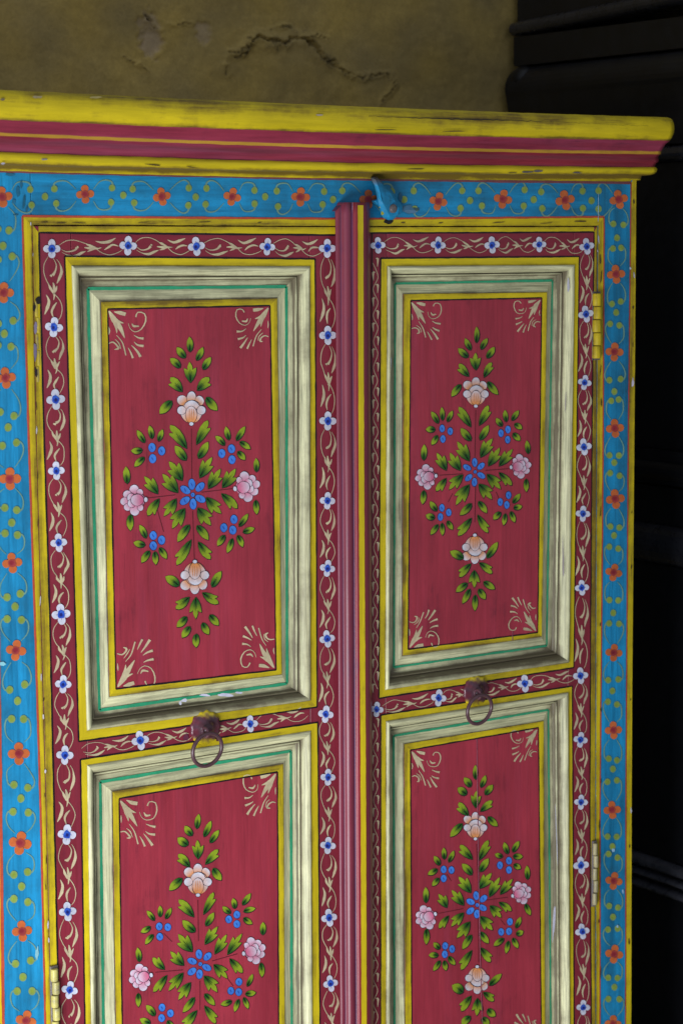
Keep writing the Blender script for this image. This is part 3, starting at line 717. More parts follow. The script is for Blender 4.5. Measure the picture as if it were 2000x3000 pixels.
# --- right door
dR = empty('door', (.415, 0, ZD), cab); dR['label'] = 'right door, behind the maroon meeting strip'
sR = 1.3; g, f_ = -.0095*sR, -.0055*sR
UR = dict(OUT=quad((1114, 756), (1695, 751), (1679.5, 1956), (1109, 2046), 0), CO=quad((1133, 778.6), (1681, 775), (1665, 1941.5), (1127, 2022), 0),
          G=quad((1155.6, 830), (1615.5, 821), (1599, 1892), (1152, 1955), g), YI=quad((1181, 861), (1601.7, 856), (1586, 1865), (1178.6, 1921), f_), MP=quad((1202, 880), (1585.5, 872), (1573.7, 1853.6), (1194, 1902.7), f_))
LR = dict(OUT=quadz((1114, 2095.5), (1675, 2010.7), 1685, 1112, .40, 0), CO=quadz((1129.5, 2113), (1662, 2028.6), 1671, 1128, .412, 0),
          G=quadz((1151, 2156), (1603.6, 2080), 1615, 1154, .437, g), YI=quadz((1183, 2181), (1591.5, 2113), 1599, 1187, .452, f_), MP=quadz((1201, 2198), (1576, 2132), 1588, 1206, .46, f_))
eR2 = off(gapR, -GAP); eL2 = down([P(1020, 665), P(1022, 1500), P(1024, 3000)])
ztopR = lambda x: P(1751, 663.5).z+(x-P(1751, 663.5).x)*(P(1000, 664.5).z-P(1751, 663.5).z)/(P(1000, 664.5).x-P(1751, 663.5).x)
t1, t2, railsR = door_frame(dR, eL2, eR2, ztopR, ZD, UR['CO'], LR['CO'])
panel(dR, s=sR, bot_shade=.58, idx=2, **UR); panel(dR, s=sR, bot_shade=.6, idx=3, **LR)
blkR = down([P(1739, 679), P(1734, 1146), P(1729, 1800), P(1726.5, 2378), P(1731, 3000)], ZD)
blkTR = [P(1060, 682), P(1400, 681), P(1739, 679)]
mb = MB(); band(mb, eR2, blkR, YELLOW, 'yel_v', .00025, .0003, .5, .25)
band(mb, [W(p.x, ztopR(p.x)-.0002) for p in blkTR], blkTR, YELLOW, 'yel_h', .00028, .0003, .3, .0); mb.build('yellow_border', dR)
mb = MB(); line(mb, blkR, .0016, BLACK, dz=.0005); line(mb, blkTR, .0016, BLACK, dz=.0005)
line(mb, down([P(1089, 683), P(1086, 1300), P(1086, 2000), P(1086, 3000)], ZD), .0012, BLACK, dz=.0005); mb.build('black_line', dR)

# border flowers and vines
def border(door, pts, hw, flip, k=1.0, skip=(), drawskip=(), kv=None, hws=None, rev=False):
    for i, (x, y) in enumerate(pts):
        if i not in drawskip: border_flower(door, x, y, k)
    mb = MB()
    for i in range(len(pts)-1):
        if i in skip: continue
        vine(mb, pts[i], pts[i+1], hw if hws is None else hws[i], flip, kv or k, rev=rev)
    tag(mb.build('painted_vine', door), kind='stuff')
top = [(151.8, 728), (375, 719), (575, 721), (783, 722), (958.5, 727)]
border(dL, top, 30, -1, .95, drawskip=(0,))
border(dL, [(151.8, 728), (158, 958), (163, 1170), (165, 1379), (172, 1590), (179, 1800), (185, 2005), (190, 2213), (196, 2446), (198, 2672), (204, 2902), (210, 3130)], 32, 1, 1.02)
border(dL, [(958.5, 727), (960, 982), (960, 1233), (959, 1467), (959, 1665), (958, 1872), (954, 2093), (960.5, 2278), (960.5, 2478), (964, 2690), (968, 2883), (970, 3080)], 27, 1, .92, drawskip=(0,))
border(dL, [(222, 2204), (411, 2170), (575, 2148), (733, 2121), (916, 2086)], 24, -1, .95, drawskip=(0, 2, 4), kv=.85)
border(dR, [(1107, 718), (1283, 717), (1441, 717), (1579, 715.5), (1718, 721)], 29, -1, .86, kv=.85, drawskip=(4,))
border(dR, [(1718, 721), (1715.6, 919.6), (1712, 1120), (1710, 1309), (1707, 1505), (1704, 1722), (1700, 1980), (1700, 2168), (1701.5, 2351), (1701.5, 2536), (1705, 2730), (1708, 2953), (1710, 3150)], 23, 1, .84, kv=.85)
border(dR, [(1103, 2079), (1284.5, 2045), (1400, 2024), (1537, 2003), (1695, 1978)], 22, -1, .86, drawskip=(2, 4), kv=.78)
# narrow vine beside the meeting strip
mb = MB(); pts = []; y = 770; i = 0
while y < 3300:
    if 2030 < y < 2120: y = 2120
    pts.append((1099+(7 if i % 2 else -6)+random.uniform(-1, 1)-(0 if y < 2600 else 0), y)); y += 38+random.uniform(-3, 3); i += 1
up = [p for p in pts if p[1] < 2040]; lo = [p for p in pts if p[1] >= 2110]
for seg in (up, lo):
    stroke(mb, seg, [2.2, 2.2], mix(SCROLL, MAROON, .25), .0004, len(seg)*6)
    for a, (x, y) in enumerate(seg):
        s = -1 if a % 2 else 1; ox = x-s*1.0
        stroke(mb, [(ox+s*9, y-13), (ox+s*15, y-12), (ox+s*14, y+11)], [2, 6.5, 1.2], mix(SCROLL, MAROON, .12), .0006, 6)
tag(mb.build('painted_vine', dR), kind='stuff')

# bouquets
bouquet('painted_bouquet', dL, A4, -.0055, # upper left
 [(800,470,797,355,55),(765,515,700,435,60),(850,535,900,435,52),(725,590,648,520,60),(900,605,960,512,58),(660,848,568,945,75),(925,820,1010,920,72),
  (770,1300,685,1190,72),(865,1285,940,1160,68),(455,1165,395,1070,48),(510,1135,490,1035,48),(560,1155,592,1065,46),(435,1225,350,1230,56),(450,1280,375,1350,52),
  (1065,1185,995,1115,48),(1100,1145,1075,1043,48),(1155,1150,1222,1042,50),(1180,1160,1262,1215,50),(1165,1235,1222,1298,52),(320,1480,310,1350,60),(1308,1390,1306,1285,48),
  (795,1797,705,1927,68),(852,1802,942,1912,66),(345,1717,345,1842,60),(1302,1607,1312,1717,52),(465,1897,415,1797,52),(455,1952,368,1932,58),(490,1997,430,2087,56),(530,2002,540,2102,52),(565,1972,622,2057,52),
  (1175,1807,1245,1712,48),(1205,1852,1295,1822,52),(1165,1877,1205,1967,50),(1125,1902,1085,2012,50),(1065,1877,1010,1957,52),(715,2262,612,2192,78),(968,2272,1040,2152,66),
  (775,2502,700,2580,62),(800,2577,740,2662,60),(848,2632,848,2737,60),(895,2547,945,2637,60),(950,2487,1020,2567,62)],
 [(740,775,648,670,95),(855,765,950,670,95),(775,1210,645,1035,100),(850,1180,940,998,92),(565,1597,480,1727,85),(1040,1557,1160,1672,85),(810,1912,695,2102,92),(862,1927,960,2057,85),(795,2352,690,2437,85),(895,2317,1020,2397,85)],
 [(805,705,797,548,98),(740,1455,640,1310,112),(875,1435,970,1278,98),(555,1557,450,1425,92),(708,1548,590,1405,108),(940,1517,1035,1368,98),(1048,1512,1150,1366,98),(695,1597,600,1730,90),(925,1587,1040,1710,98),(760,1672,665,1825,105),(860,1667,960,1800,108),(845,2352,845,2517,95)],
 [(510,1205),(584,1230),(515,1290),(1118,1215),(1044,1250),(1122,1297),(520,1879),(583,1914),(520,1957),(1137,1755),(1060,1819),(1128,1837)],
 [(822,1567),(815,1487),(878,1507),(880,1597),(825,1637),(762,1612),(765,1529)], (26, 42),
 [(812,915,1.0,1),(838,2187,1.0,-1)], [(385,1607,457,1604,1.0),(1222,1507,1140,1522,1.0)],
 [[(812,1060),(816,1460)],[(822,1690),(835,2072)],[(470,1592),(690,1567)],[(890,1547),(1130,1519)],[(545,1660),(600,1850)]], (27, 34), A4(820, 1567), None)
bouquet('painted_bouquet', dR, C7, -.00715, # upper right
 [(693,360,695,250,40),(655,410,615,330,42),(725,405,770,330,42),(635,460,568,400,50),(765,465,818,390,48),(585,650,522,732,50),(770,630,843,718,52),(655,1035,585,950,56),(718,1030,778,930,52),
  (430,915,382,835,42),(460,895,455,805,36),(492,905,530,830,36),(408,960,345,960,48),(425,1000,385,1065,42),(870,935,830,880,40),(900,905,890,825,38),(938,895,985,828,40),(955,920,1008,955,42),(945,985,995,1035,46),
  (330,1170,335,1062,46),(1050,1125,1040,1035,40),(658,1470,580,1550,52),(708,1455,765,1535,48),(330,1380,322,1475,46),(1035,1300,1038,1390,40),(420,1520,375,1455,44),(405,1570,345,1550,50),(430,1615,378,1685,40),(455,1605,460,1690,36),(492,1590,530,1650,40),
  (945,1465,995,1402,40),(950,1500,1008,1490,42),(928,1525,958,1600,40),(892,1540,880,1620,38),(860,1530,810,1580,46),(602,1848,512,1800,62),(765,1845,840,1735,52),(630,2020,553,2080,50),(648,2060,597,2160,46),(685,2100,683,2210,44),(708,2060,755,2130,50),(742,2010,820,2060,50)],
 [(640,592,572,508,66),(745,598,800,498,60),(655,940,570,805,72),(712,930,778,795,70),(485,1295,418,1385,62),(848,1255,935,1345,62),(660,1570,565,1690,70),(700,1548,775,1670,62),(655,1885,575,1975,62),(712,1878,803,1950,62)],
 [(690,548,688,430,76),(643,1175,562,1042,84),(722,1150,805,1020,80),(485,1240,420,1120,74),(582,1240,512,1120,80),(775,1210,855,1085,76),(850,1210,943,1095,72),(600,1272,505,1375,76),(765,1268,860,1370,78),(643,1340,553,1480,86),(710,1335,800,1440,84),(678,1930,680,2050,76)],
 [(458,953),(513,972),(463,1025),(911,960),(863,985),(909,1030),(456,1500),(503,1532),(446,1563),(915,1413),(858,1460),(903,1480)],
 [(685,1252),(682,1187),(725,1213),(727,1277),(680,1323),(640,1292),(630,1222)], (18, 30),
 [(690,712,.80,1),(683,1775,.80,-1)], [(358,1285,425,1278,.74),(988,1215,918,1222,.72)],
 [[(690,825),(683,1150)],[(688,1345),(683,1600)],[(440,1275),(600,1265)],[(755,1242),(915,1230)],[(500,1460),(530,1400)],[(850,1440),(830,1390)]], (18, 26), C7(685, 1252), None)
bouquet('painted_bouquet', dL, D5, -.0055, # lower left
 [(645,222,663,100,55),(605,280,545,200,64),(705,290,765,158,56),(570,360,485,300,78),(755,340,830,235,56),(520,640,415,740,76),(780,555,850,655,72),(630,1085,525,990,76),(720,1035,788,925,60),
  (290,990,228,910,46),(338,960,338,868,46),(385,975,432,885,46),(258,1045,178,1090,52),(280,1110,215,1190,50),(925,930,860,875,50),(962,890,948,805,52),(1025,860,1095,765,52),(1035,915,1135,890,50),(1035,970,1108,1020,52),
  (165,1335,150,1218,54),(1195,1110,1198,1005,56),(155,1600,158,1715,52),(1180,1345,1190,1465,54),(625,1635,528,1760,62),(710,1605,795,1700,60),(295,1785,222,1700,62),(255,1850,170,1815,62),(400,1830,450,1900,56),
  (1065,1540,1112,1440,44),(1050,1605,1138,1595,54),(1035,1635,1075,1730,46),(995,1650,960,1755,46),(935,1665,845,1695,52)],
 [(585,540,488,440,92),(715,520,825,400,80),(620,960,492,820,98),(700,940,788,758,80),(375,1400,280,1300,82),(395,1450,285,1590,80),(920,1310,1025,1430,85),(645,1745,530,1900,90),(708,1705,805,1850,82)],
 [(655,475,650,320,98),(605,1250,490,1105,118),(712,1190,820,1042,90),(535,1365,425,1250,98),(795,1270,895,1108,88),(900,1275,1022,1102,88),(530,1430,410,1580,92),(785,1360,900,1475,98),(592,1510,492,1655,92),(705,1455,815,1590,106)],
 [(332,1042),(403,1048),(337,1128),(980,943),(912,983),(980,1022),(355,1720),(425,1768),(352,1808),(997,1505),(930,1580),(995,1590)],
 [(675,1357),(664,1275),(735,1293),(728,1385),(668,1440),(605,1418),(607,1332)], (26, 40),
 [(655,665,1.06,1)], [(190,1465,285,1445,.98),(1110,1248,1015,1275,.98)],
 [[(655,820),(660,1165)],[(673,1495),(672,1740)],[(300,1425),(530,1405)],[(775,1330),(985,1270)],[(370,1100),(440,1170)],[(905,1480),(950,1540)]], (27, 32), D5(675, 1357), None)
bouquet('painted_bouquet', dR, E6, -.00715, # lower right
 [(690,238,690,118,46),(650,300,595,225,62),(735,305,775,205,48),(615,365,542,310,70),(770,365,835,285,58),(578,610,480,720,68),(795,552,875,630,60),(660,1035,578,945,66),(730,1010,800,900,64),
  (390,955,345,880,50),(430,905,425,810,46),(465,930,510,835,44),(372,990,292,1035,52),(385,1065,330,1130,50),(915,885,852,865,46),(960,860,930,765,50),(1000,845,1055,755,50),(1005,880,1085,885,54),(1010,950,1068,985,52),
  (275,1270,275,1140,54),(1125,1075,1120,960,50),(280,1490,280,1620,56),(1108,1280,1150,1375,50),(658,1540,582,1660,62),(728,1515,800,1610,60),(390,1655,340,1605,50),(378,1710,300,1710,52),(395,1755,338,1840,48),(428,1755,445,1838,48),(465,1720,520,1790,50),
  (1028,1480,1068,1390,46),(1030,1535,1090,1510,52),(1000,1565,1045,1650,48),(965,1590,945,1695,46),(925,1570,843,1630,52),(585,2020,495,1960,90),(805,1960,908,1865,58),(790,2160,855,2220,68),(645,2220,575,2290,66),(745,2230,800,2300,66)],
 [(630,540,548,435,86),(730,505,832,420,72),(663,905,560,790,86),(718,915,800,750,80),(465,1380,388,1485,68),(885,1265,988,1340,70),(660,1670,568,1830,82),(728,1645,818,1765,80),(655,2050,570,2175,80),(755,2020,845,2090,74)],
 [(690,475,700,335,86),(650,1185,550,1052,98),(722,1150,825,1022,92),(452,1310,382,1198,84),(590,1290,492,1165,90),(805,1220,893,1058,84),(895,1200,1000,1072,76),(590,1355,488,1470,84),(810,1295,905,1395,88),(643,1430,535,1565,98),(728,1385,832,1500,98),(705,2070,700,2215,92)],
 [(425,993),(490,998),(425,1068),(970,920),(895,958),(970,997),(438,1632),(495,1658),(435,1702),(978,1430),(905,1515),(970,1510)],
 [(705,1290),(697,1212),(757,1237),(750,1313),(703,1365),(648,1340),(650,1263)], (24, 36),
 [(690,640,.90,1),(705,1905,.92,-1)], [(290,1390,380,1355,.90),(1062,1192,975,1225,.84)],
 [[(700,780),(718,1185)],[(713,1400),(718,1770)],[(385,1360),(590,1320)],[(775,1250),(960,1225)],[(450,1030),(490,1090)],[(900,1410),(940,1460)]], (24, 31), E6(705, 1290), None)

# corner flourishes: corner px, mirror signs, size
for (door, x, y, sx, sy, kx, d) in (
    (dL, 317, 909, 1, 1, .385, -.0055), (dL, 787, 899, -1, 1, .34, -.0055), (dL, 343, 2014, 1, -1, .39, -.0055), (dL, 804, 1960, -1, -1, .35, -.0055),
    (dL, 352, 2343, 1, 1, .38, -.0055), (dL, 808, 2267, -1, 1, .34, -.0055),
    (dR, 1205, 883, 1, 1, .31, -.00715), (dR, 1582, 876, -1, 1, .27, -.00715), (dR, 1198, 1899, 1, -1, .31, -.00715), (dR, 1570, 1851, -1, -1, .28, -.00715),
    (dR, 1205, 2200, 1, 1, .30, -.00715), (dR, 1573, 2136, -1, 1, .27, -.00715), (dR, 1586, 3080, -1, -1, .30, -.00715)):
    corner('corner_flourish', door, x, y, sx, sy, kx, d)

mb = MB() # hairline splits in the lower right panel
for pl, w in (([P(1395, 2165, -.00715), P(1399, 2500, -.00715), P(1405, 2800, -.00715), P(1413, 3050, -.00715)], .0007), ([P(1500, 1850, -.00715), P(1499, 1876, -.00715)], .0006)):
    line(mb, pl, w, (.44, .14, .20), dz=.0006, wobble=.0003); line(mb, off(pl, .0007), w*.8, (.10, .012, .02), dz=.0006, wobble=.0003)
tag(mb.build('split', dR), kind='stuff')
# ------------------------------------------------------------------ meeting strip (astragal)
def strip():
    # profile: px at the reference row, projection, colour
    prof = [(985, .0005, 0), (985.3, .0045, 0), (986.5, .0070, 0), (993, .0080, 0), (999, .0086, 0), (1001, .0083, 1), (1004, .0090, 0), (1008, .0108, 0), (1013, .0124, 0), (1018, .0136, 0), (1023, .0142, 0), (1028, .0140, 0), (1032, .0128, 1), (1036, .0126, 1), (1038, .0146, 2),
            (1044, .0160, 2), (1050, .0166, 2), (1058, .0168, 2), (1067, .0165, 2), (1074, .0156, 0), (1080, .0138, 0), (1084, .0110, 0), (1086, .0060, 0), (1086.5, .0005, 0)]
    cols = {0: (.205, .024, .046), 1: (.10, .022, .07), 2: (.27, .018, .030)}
    mb = MB(); ztop_ = P(1050, 592).z; zs = []; z = ztop_
    while z > ZD: zs.append(z); z -= .012
    zs.append(ZD); rows = []
    for u, d, c in prof:
        x = P(u, 1300, d).x; zt_ = P(u, 592, d).z
        if u < 1012: zt_ = P(u, 592+min(26, (1012-u)*1.0), d).z
        row = []
        for k, z in enumerate(zs):
            zz = min(z, zt_) if k < 5 else z; 
            if k == 0: zz = zt_
            xx = x+.0006*noise.noise(Vector((0, 0, zz*4)))
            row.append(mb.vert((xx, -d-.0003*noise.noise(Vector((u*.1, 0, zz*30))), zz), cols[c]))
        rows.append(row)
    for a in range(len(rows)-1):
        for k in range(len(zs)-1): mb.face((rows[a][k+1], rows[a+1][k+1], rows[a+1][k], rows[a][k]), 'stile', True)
    bt = [mb.vert((mb.v[r[0]][0], -.0004, mb.v[r[0]][2]), MAROON_L) for r in rows]
    for a in range(len(rows)-1): mb.face((rows[a][0], rows[a+1][0], bt[a+1], bt[a]), 'stile')
    o = mb.build('meeting_strip', dL)
    mb = MB(); a_, b_ = [], []
    for i in range(60):
        z = P(1058, 592, .017).z-.003-(ztop_-ZD-.01)*i/59
        w = .5*math.sin(z*9)
        a_.append(W(P(1050.5+w, 1300, .0172).x, z, .0172)); b_.append(W(P(1066.5+w, 1300, .0172).x, z, .0172))
    band(mb, a_, b_, YELLOW, 'yel_v', 0.0, .0004, .05, .1, step=.004); mb.build('yellow_stripe', o)
strip()

# ------------------------------------------------------------------ hinges
def hinge(x, y0, y1, w, n, col, d, label, colb=None, m='yel_v'):
    top_, bot = P(x, y0, d), P(x, y1, d); r = abs(P(x+w/2, y0, d).x-top_.x)
    mb = MB(); lw = r*1.12                                 # leaf plate let into the gap
    prism(mb, [W(top_.x-lw, top_.z+.002, d-.001), W(top_.x+lw, top_.z+.002, d-.001), W(top_.x+lw, bot.z-.002, d-.001), W(top_.x-lw, bot.z-.002, d-.001)], .0025, 'hinge', (.16, .13, .12))
    h = mb.build('hinge', cab, label=label); H = (top_.z-bot.z)/n
    for i in range(n):
        mb = MB(); z1 = top_.z-H*i-.0004; z0 = top_.z-H*(i+1)+.0004; ox = (.0007 if i % 2 else -.0007); rows = []
        for (zz, rr) in ((z1, .55), (z1, .9), (z1-.0009, 1), ((z0+z1)/2, 1), (z0+.0009, 1), (z0, .9), (z0, .55)):
            rows.append([mb.vert((top_.x+ox+rr*r*math.sin(2*math.pi*k/16), -d-rr*r*math.cos(2*math.pi*k/16), zz), col, .3) for k in range(16)])
        for a in range(6):
            for k in range(16): mb.face((rows[a+1][k], rows[a+1][(k+1) % 16], rows[a][(k+1) % 16], rows[a][k]), m, 0 < a < 5)
        mb.face(rows[0], m); mb.face(rows[-1][::-1], m); mb.build('knuckle', h)
hinge(1749, 858, 1050, 21, 5, YELLOW, .0015, 'upper right hinge, painted yellow')
hinge(1744, 2470, 2652, 10.5, 5, (.46, .40, .20), .0042, 'lower right hinge, worn to bare metal', m='hinge')
hinge(160.5, 2838, 3030, 20, 5, (.66, .58, .16), .0040, 'lower left hinge, yellow with bright worn knuckles', m='hinge')
hinge(105, 880, 1120, 15, 5, (.55, .42, .05), -.002, 'upper left hinge, sunk in its recess with flaking paint', m='hinge')
# flaked paint and grime round the upper left hinge
def splat(parent, items, name='paint_chip', d=.0010):
    for (x, y, rx, ry, c) in items:
        mb = MB(); blob(mb, x, y, rx, ry, random.uniform(-.1, .1), c, c, d+random.random()*.0002, n=26, jit=.45)
        mb.build(name, parent)
splat(stL, [(100, 900, 4, 12, (.02, .012, .01)), (104, 960, 5, 18, (.22, .18, .26)), (103, 1030, 4.5, 24, (.18, .15, .24)), (106, 1090, 4, 14, (.03, .02, .02)), (112, 880, 8, 11, (.015, .01, .01)), (90, 655, 1.5, 5, (.6, .6, .7)), (133, 2260, 2.5, 6, (.66, .6, .66)), (128, 2050, 2.0, 5, (.08, .04, .02)), (127, 2100, 2, 8, (.62, .56, .6)), (141, 2710, 2.2, 12, (.66, .6, .7)), (143, 2755, 2, 8, (.6, .5, .6)), (8, 1945, 9, 6, (.25, .55, .6)), (108, 2795, 5, 18, (.25, .50, .55))])
splat(stR, [(1846, 785, 2.4, 4, (.6, .58, .7)), (1857, 806, 1.8, 8, (.6, .58, .7)), (1853, 1120, 3, 14, (.6, .55, .68)), (1848, 2375, 2, 9, (.55, .55, .6)), (1752, 610, .9, 45, (.35, .55, .75)), (1753, 700, 1.5, 12, (.5, .5, .62)), (1750, 735, 1.4, 4, (.5, .5, .62)), (1796, 2492, 5, 5, (.3, .5, .7)), (1824, 2613, 2.5, 6, (.3, .5, .7)), (1808, 2715, 3, 4, (.3, .5, .7))])
splat(dL, [(600, 2037, 16, 3.5, (.66, .64, .78)), (660, 2037, 22, 5, (.66, .64, .78)), (700, 2030, 10, 3, (.62, .6, .72)), (540, 2052, 8, 5, (.6, .6, .68)), (528, 2060, 4, 6, (.6, .6, .68)), (677, 2077, 7, 6, (.66, .66, .6))], d=-.002)
splat(dR, [(1142, 1080, 2.6, 32, (.55, .57, .68)), (1630, 2460, 1.3, 95, (.66, .64, .74)), (1622, 2705, 3, 55, (.68, .66, .78)), (1664, 835, 3.5, 20, (.62, .60, .68)), (1649, 1640, 2, 60, (.42, .35, .36)), (1656, 1180, 1.5, 30, (.40, .33, .33))], d=.0055*.3)

# knocks, chips and dark scuffs on the yellow edges and the cornice
rnd = random.Random(3); BR = (.075, .045, .015)
splat(stL, [(rnd.uniform(-3, 3)+95+.0205*(y-700), y, rnd.uniform(.8, 1.8), rnd.uniform(5, 16), BR if rnd.random() < .7 else (.5, .46, .5)) for y in (700, 745, 790, 1190, 1260, 1395, 1530, 1760, 1985, 2330, 2520, 2600)], d=.0009)
splat(stR, [(rnd.uniform(-4, 4)+1757, y, rnd.uniform(.8, 2.0), rnd.uniform(5, 18), BR) for y in (760, 812, 1085, 1180, 1500, 1830, 2080, 2290, 2420, 2700, 2850)]+[(1856-.0065*(y-600), y, rnd.uniform(1, 2.2), rnd.uniform(3, 9), BR) for y in (590, 900, 1010, 1500, 1660, 2050, 2480, 2760)], d=.0009)
splat(tr, [(x, 651+rnd.uniform(-4, 4), rnd.uniform(6, 22), rnd.uniform(.8, 1.8), BR) for x in (130, 180, 235, 420, 600, 760, 1180, 1290, 1460, 1600, 1700)], d=.0009)
splat(cornice_e, [(1545, 503, 16, 2.4, (.10, .09, .11)), (1575, 500, 13, 3, (.13, .11, .12)), (1690, 505, 14, 2.2, (.12, .10, .11)), (1500, 505, 14, 1.6, BR), (450, 482, 22, 1.5, BR), (560, 488, 16, 1.3, BR), (130, 466, 10, 2, (.3, .28, .3)), (8, 478, 6, 3, (.45, .42, .5)), (1220, 494, 25, 1.4, BR)], d=.0188)
splat(cornice_e, [(935, 336, 12, 2.5, (.42, .34, .22)), (280, 284, 16, 3, (.35, .28, .1)), (110, 283, 14, 4, (.30, .24, .12)), (8, 290, 8, 3, (.2, .15, .08)), (1130, 379, 30, 1.6, BR), (1330, 383, 34, 1.3, BR)], d=.0349)

# ------------------------------------------------------------------ ring pulls
def pull(door, cx, cy, R, rx, ry, rcx, rcy, label):
    mb = MB(); d0 = .0006; n = 44; rings = []
    c = P(cx, cy, d0); s = (P(cx+R, cy, d0).x-c.x)*1.04
    yb = R*.36
    for (r, d) in ((1, .0006), (.98, .0030), (.84, .0034), (.66, .0044), (.48, .0058), (.36, .0074), (.30, .0090), (.20, .0102), (.08, .0106)):
        row = []
        for i in range(n):
            th = 2*math.pi*i/n; sc = 1+(.045*math.cos(13*th) if r > .8 else 0)
            x = s*r*sc*math.cos(th); z = s*r*sc*math.sin(th); sl = -x*.15
            col = mix((.13, .025, .04), YELLOW, (abs(z-sl)/s-.62)*7) if r > .5 else (.085, .025, .035)
            if r < .9: col = mix(col, (.09, .04, .06), min(.8, max(0, noise.noise(Vector((x*160, z*160, 1)))*1.6+.25)))
            row.append(mb.vert((c.x+x, -d, c.z+z), col))
        rings.append(row)
    for a in range(len(rings)-1):
        for i in range(n): mb.face((rings[a][i], rings[a][(i+1) % n], rings[a+1][(i+1) % n], rings[a+1][i])[::-1], 'metal', True)
    mb.face(rings[-1][::-1], 'metal')
    p = mb.build('ring_pull', door, label=label)
    # staple: small loop the ring hangs in
    dr = .017
    def torus(name, cen, ax, bx, ra, rb, tr_, col, a0=0, a1=360, seg=48):
        mb = MB(); rows = []
        full = a1-a0 >= 360
        N_ = seg if full else seg+1
        for i in range(N_):
            th = R_(a0+(a1-a0)*i/seg); rad = ax*math.cos(th)*ra+bx*math.sin(th)*rb; e = (ax*math.cos(th)/ra+bx*math.sin(th)/rb).normalized(); nn = ax.cross(bx).normalized(); row = []
            for k in range(10):
                ph = 2*math.pi*k/10; row.append(mb.vert(cen+rad+(e*math.cos(ph)+nn*math.sin(ph))*tr_*(1+.08*noise.noise(Vector((i*.5, k, 2)))), col))
            rows.append(row)
        for i in range(N_ if full else N_-1):
            j = (i+1) % N_
            for k in range(10): mb.face((rows[i][k], rows[j][k], rows[j][(k+1) % 10], rows[i][(k+1) % 10]), 'metal', True)
        return mb.build(name, p)
    rc = P(rcx, rcy, dr); rr = abs(P(rcx+rx, rcy, dr).x-rc.x)*1.0; rz = abs(P(rcx, rcy+ry, dr).z-rc.z)
    ax = Vector((1, .10, 0)).normalized(); bx = Vector((0, -.12, 1)).normalized()
    torus('ring', rc, ax, bx, rr, rz, .0021, (.09, .04, .05))
    tp = rc+bx*rz; torus('staple', Vector((tp.x, -.0135, tp.z)), Vector((0, 1, 0)), Vector((0, 0, 1)), .0052, .0048, .0014, (.13, .05, .07), seg=24)
pull(dL, 600, 2131, 41, 45, 49, 607, 2197, 'iron ring pull on the left door')
pull(dR, 1392, 2024, 34, 38, 43, 1404, 2079, 'iron ring pull on the right door')

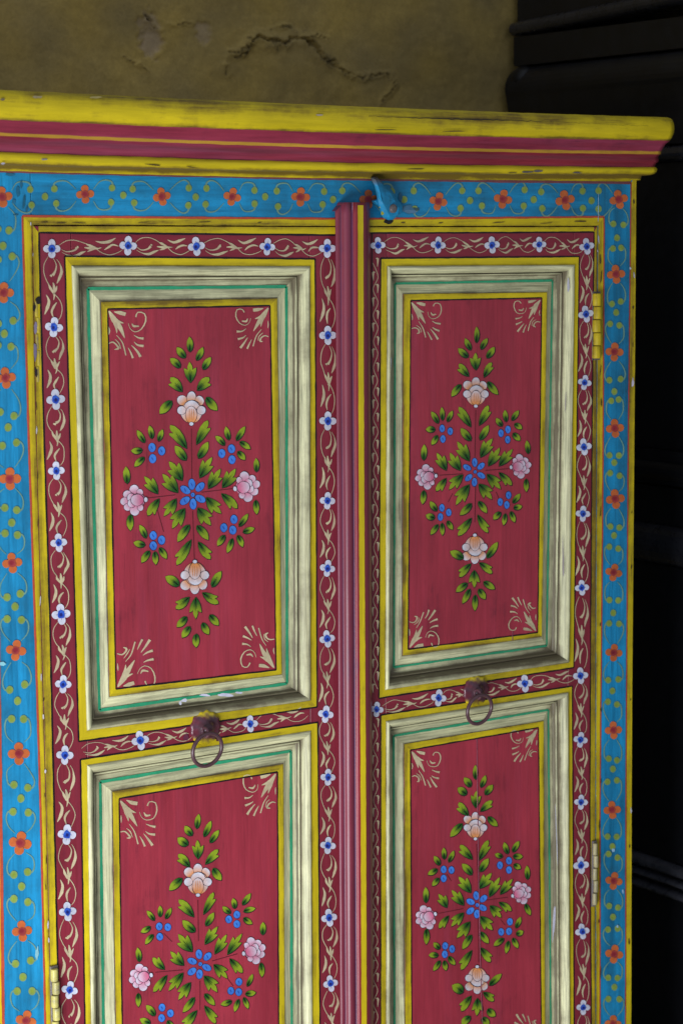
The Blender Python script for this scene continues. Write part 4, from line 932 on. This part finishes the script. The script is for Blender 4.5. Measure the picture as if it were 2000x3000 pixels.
# ------------------------------------------------------------------ wooden turn latch
def latch():
    Z8 = Reg(1000, 500, 5.2267)
    out = [(448,100),(480,82),(540,88),(600,140),(645,205),(700,245),(765,282),(800,340),(860,440),(905,500),(932,545),(930,610),(900,655),(850,700),(790,748),(720,755),(640,722),(600,655),(585,600),(575,560),(556,520),(545,470),(540,400),(522,320),(495,220),(458,150)]
    mb = MB(); B = [P(*Z8(*q), .004) for q in out]; F = []; G_ = []
    ridge = [(520,130),(560,230),(590,330),(610,420),(640,500),(690,590),(735,690)]
    for q in out:
        a = min(ridge, key=lambda r: (r[0]-q[0])**2*.3+(r[1]-q[1])**2)
        F.append((q[0]+(a[0]-q[0])*.22, q[1]+(a[1]-q[1])*.22)); G_.append(a)
    def dd(y): return .0075+.0075*(1-abs(y-420)/420)
    base = [mb.vert(P(*Z8(*q), .0012), BLUE) for q in out]
    r1 = [mb.vert(P(*Z8(*q), dd(q[1])*.55), BLUE if q[1] > 170 else (.10, .09, .10)) for q in out]
    def cc(q, s): 
        if q[1] < 165: return (.16, .13, .14)
        return mix(BLUE, (.02, .14, .22), max(0, noise.noise(Vector((q[0]*.012, q[1]*.012, s))))*1.1)
    r2 = [mb.vert(P(*Z8(*q), dd(q[1])*.88), cc(q, 1)) for q in F]
    r3 = [mb.vert(P(*Z8(*q), dd(q[1])*1.12), cc(q, 4)) for q in G_]
    n = len(out)
    for ra, rb in ((base, r1), (r1, r2), (r2, r3)):
        for i in range(n):
            j = (i+1) % n; mb.face((ra[i], rb[i], rb[j], ra[j])[::-1] , 'blue_v', False)
    o = mb.build('turn_latch', cab, label='blue-painted wooden turn latch under the cornice')
    mb = MB(); prism(mb, [P(*Z8(*q), .0085) for q in ((505,455),(560,432),(618,440),(650,505),(600,530),(545,500))], .006, 'blue_v', BLUE); mb.build('latch_tab', o)
    mb = MB(); c = P(*Z8(800, 575), .0148); n = 18; rows = []
    for rr, dy in ((1, .004), (1, -.0002), (.8, -.0010), (.3, -.0012)):
        rows.append([mb.vert((c.x+.0044*rr*math.cos(2*math.pi*k/n), c.y+dy, c.z+.0046*rr*math.sin(2*math.pi*k/n)), (.13, .11, .11)) for k in range(n)])
    for a in range(3):
        for k in range(n): mb.face((rows[a][k], rows[a][(k+1) % n], rows[a+1][(k+1) % n], rows[a+1][k])[::-1], 'metal', True)
    mb.face(rows[3][::-1], 'metal'); s = mb.build('screw', o)
    splat(o, [Z8(598, 552)+(3.5, 3, YELLOW), Z8(628, 645)+(4, 6, (.45, .42, .02))], 'paint_dab', d=.0105)
    # rubbed scar and old paint beside it; black dab is painted shadow below
    splat(tr, [Z8(1010, 580)+(17, 12, (.05, .15, .25)), Z8(1120, 590)+(14, 6, (.04, .09, .10)), Z8(1060, 620)+(18, 5, (.09, .19, .30)), Z8(905, 400)+(5, 13, (.02, .13, .24)), Z8(715, 775)+(14, 7, (.012, .01, .01))], 'rubbed_and_shadow_mark', d=.0008)
latch()
splat(tr, [(52, 560, 6, 16, (.015, .15, .27)), (70, 590, 3.5, 20, (.012, .12, .20)), (30, 510, 14, 4, (.02, .15, .25)), (62, 540, 3, 12, (.02, .13, .22)), (40, 590, 5, 7, (.02, .17, .3)), (78, 612, 3, 9, (.02, .12, .2)), (46, 628, 9, 2, (.02, .11, .18)), (1805, 515.5, 10, 2.2, (.2, .45, .7))], 'rubbed_and_shadow_mark', d=.0007)
# grime where the ring pulls rub
splat(dL, [(640, 2165, 9, 7, (.10, .02, .03)), (545, 2160, 8, 9, (.14, .03, .06))], 'rubbed_and_shadow_mark', d=.0008)
bpy.context.view_layer.update()
for o in scene.objects:
    if 'base' in o: del o['base']
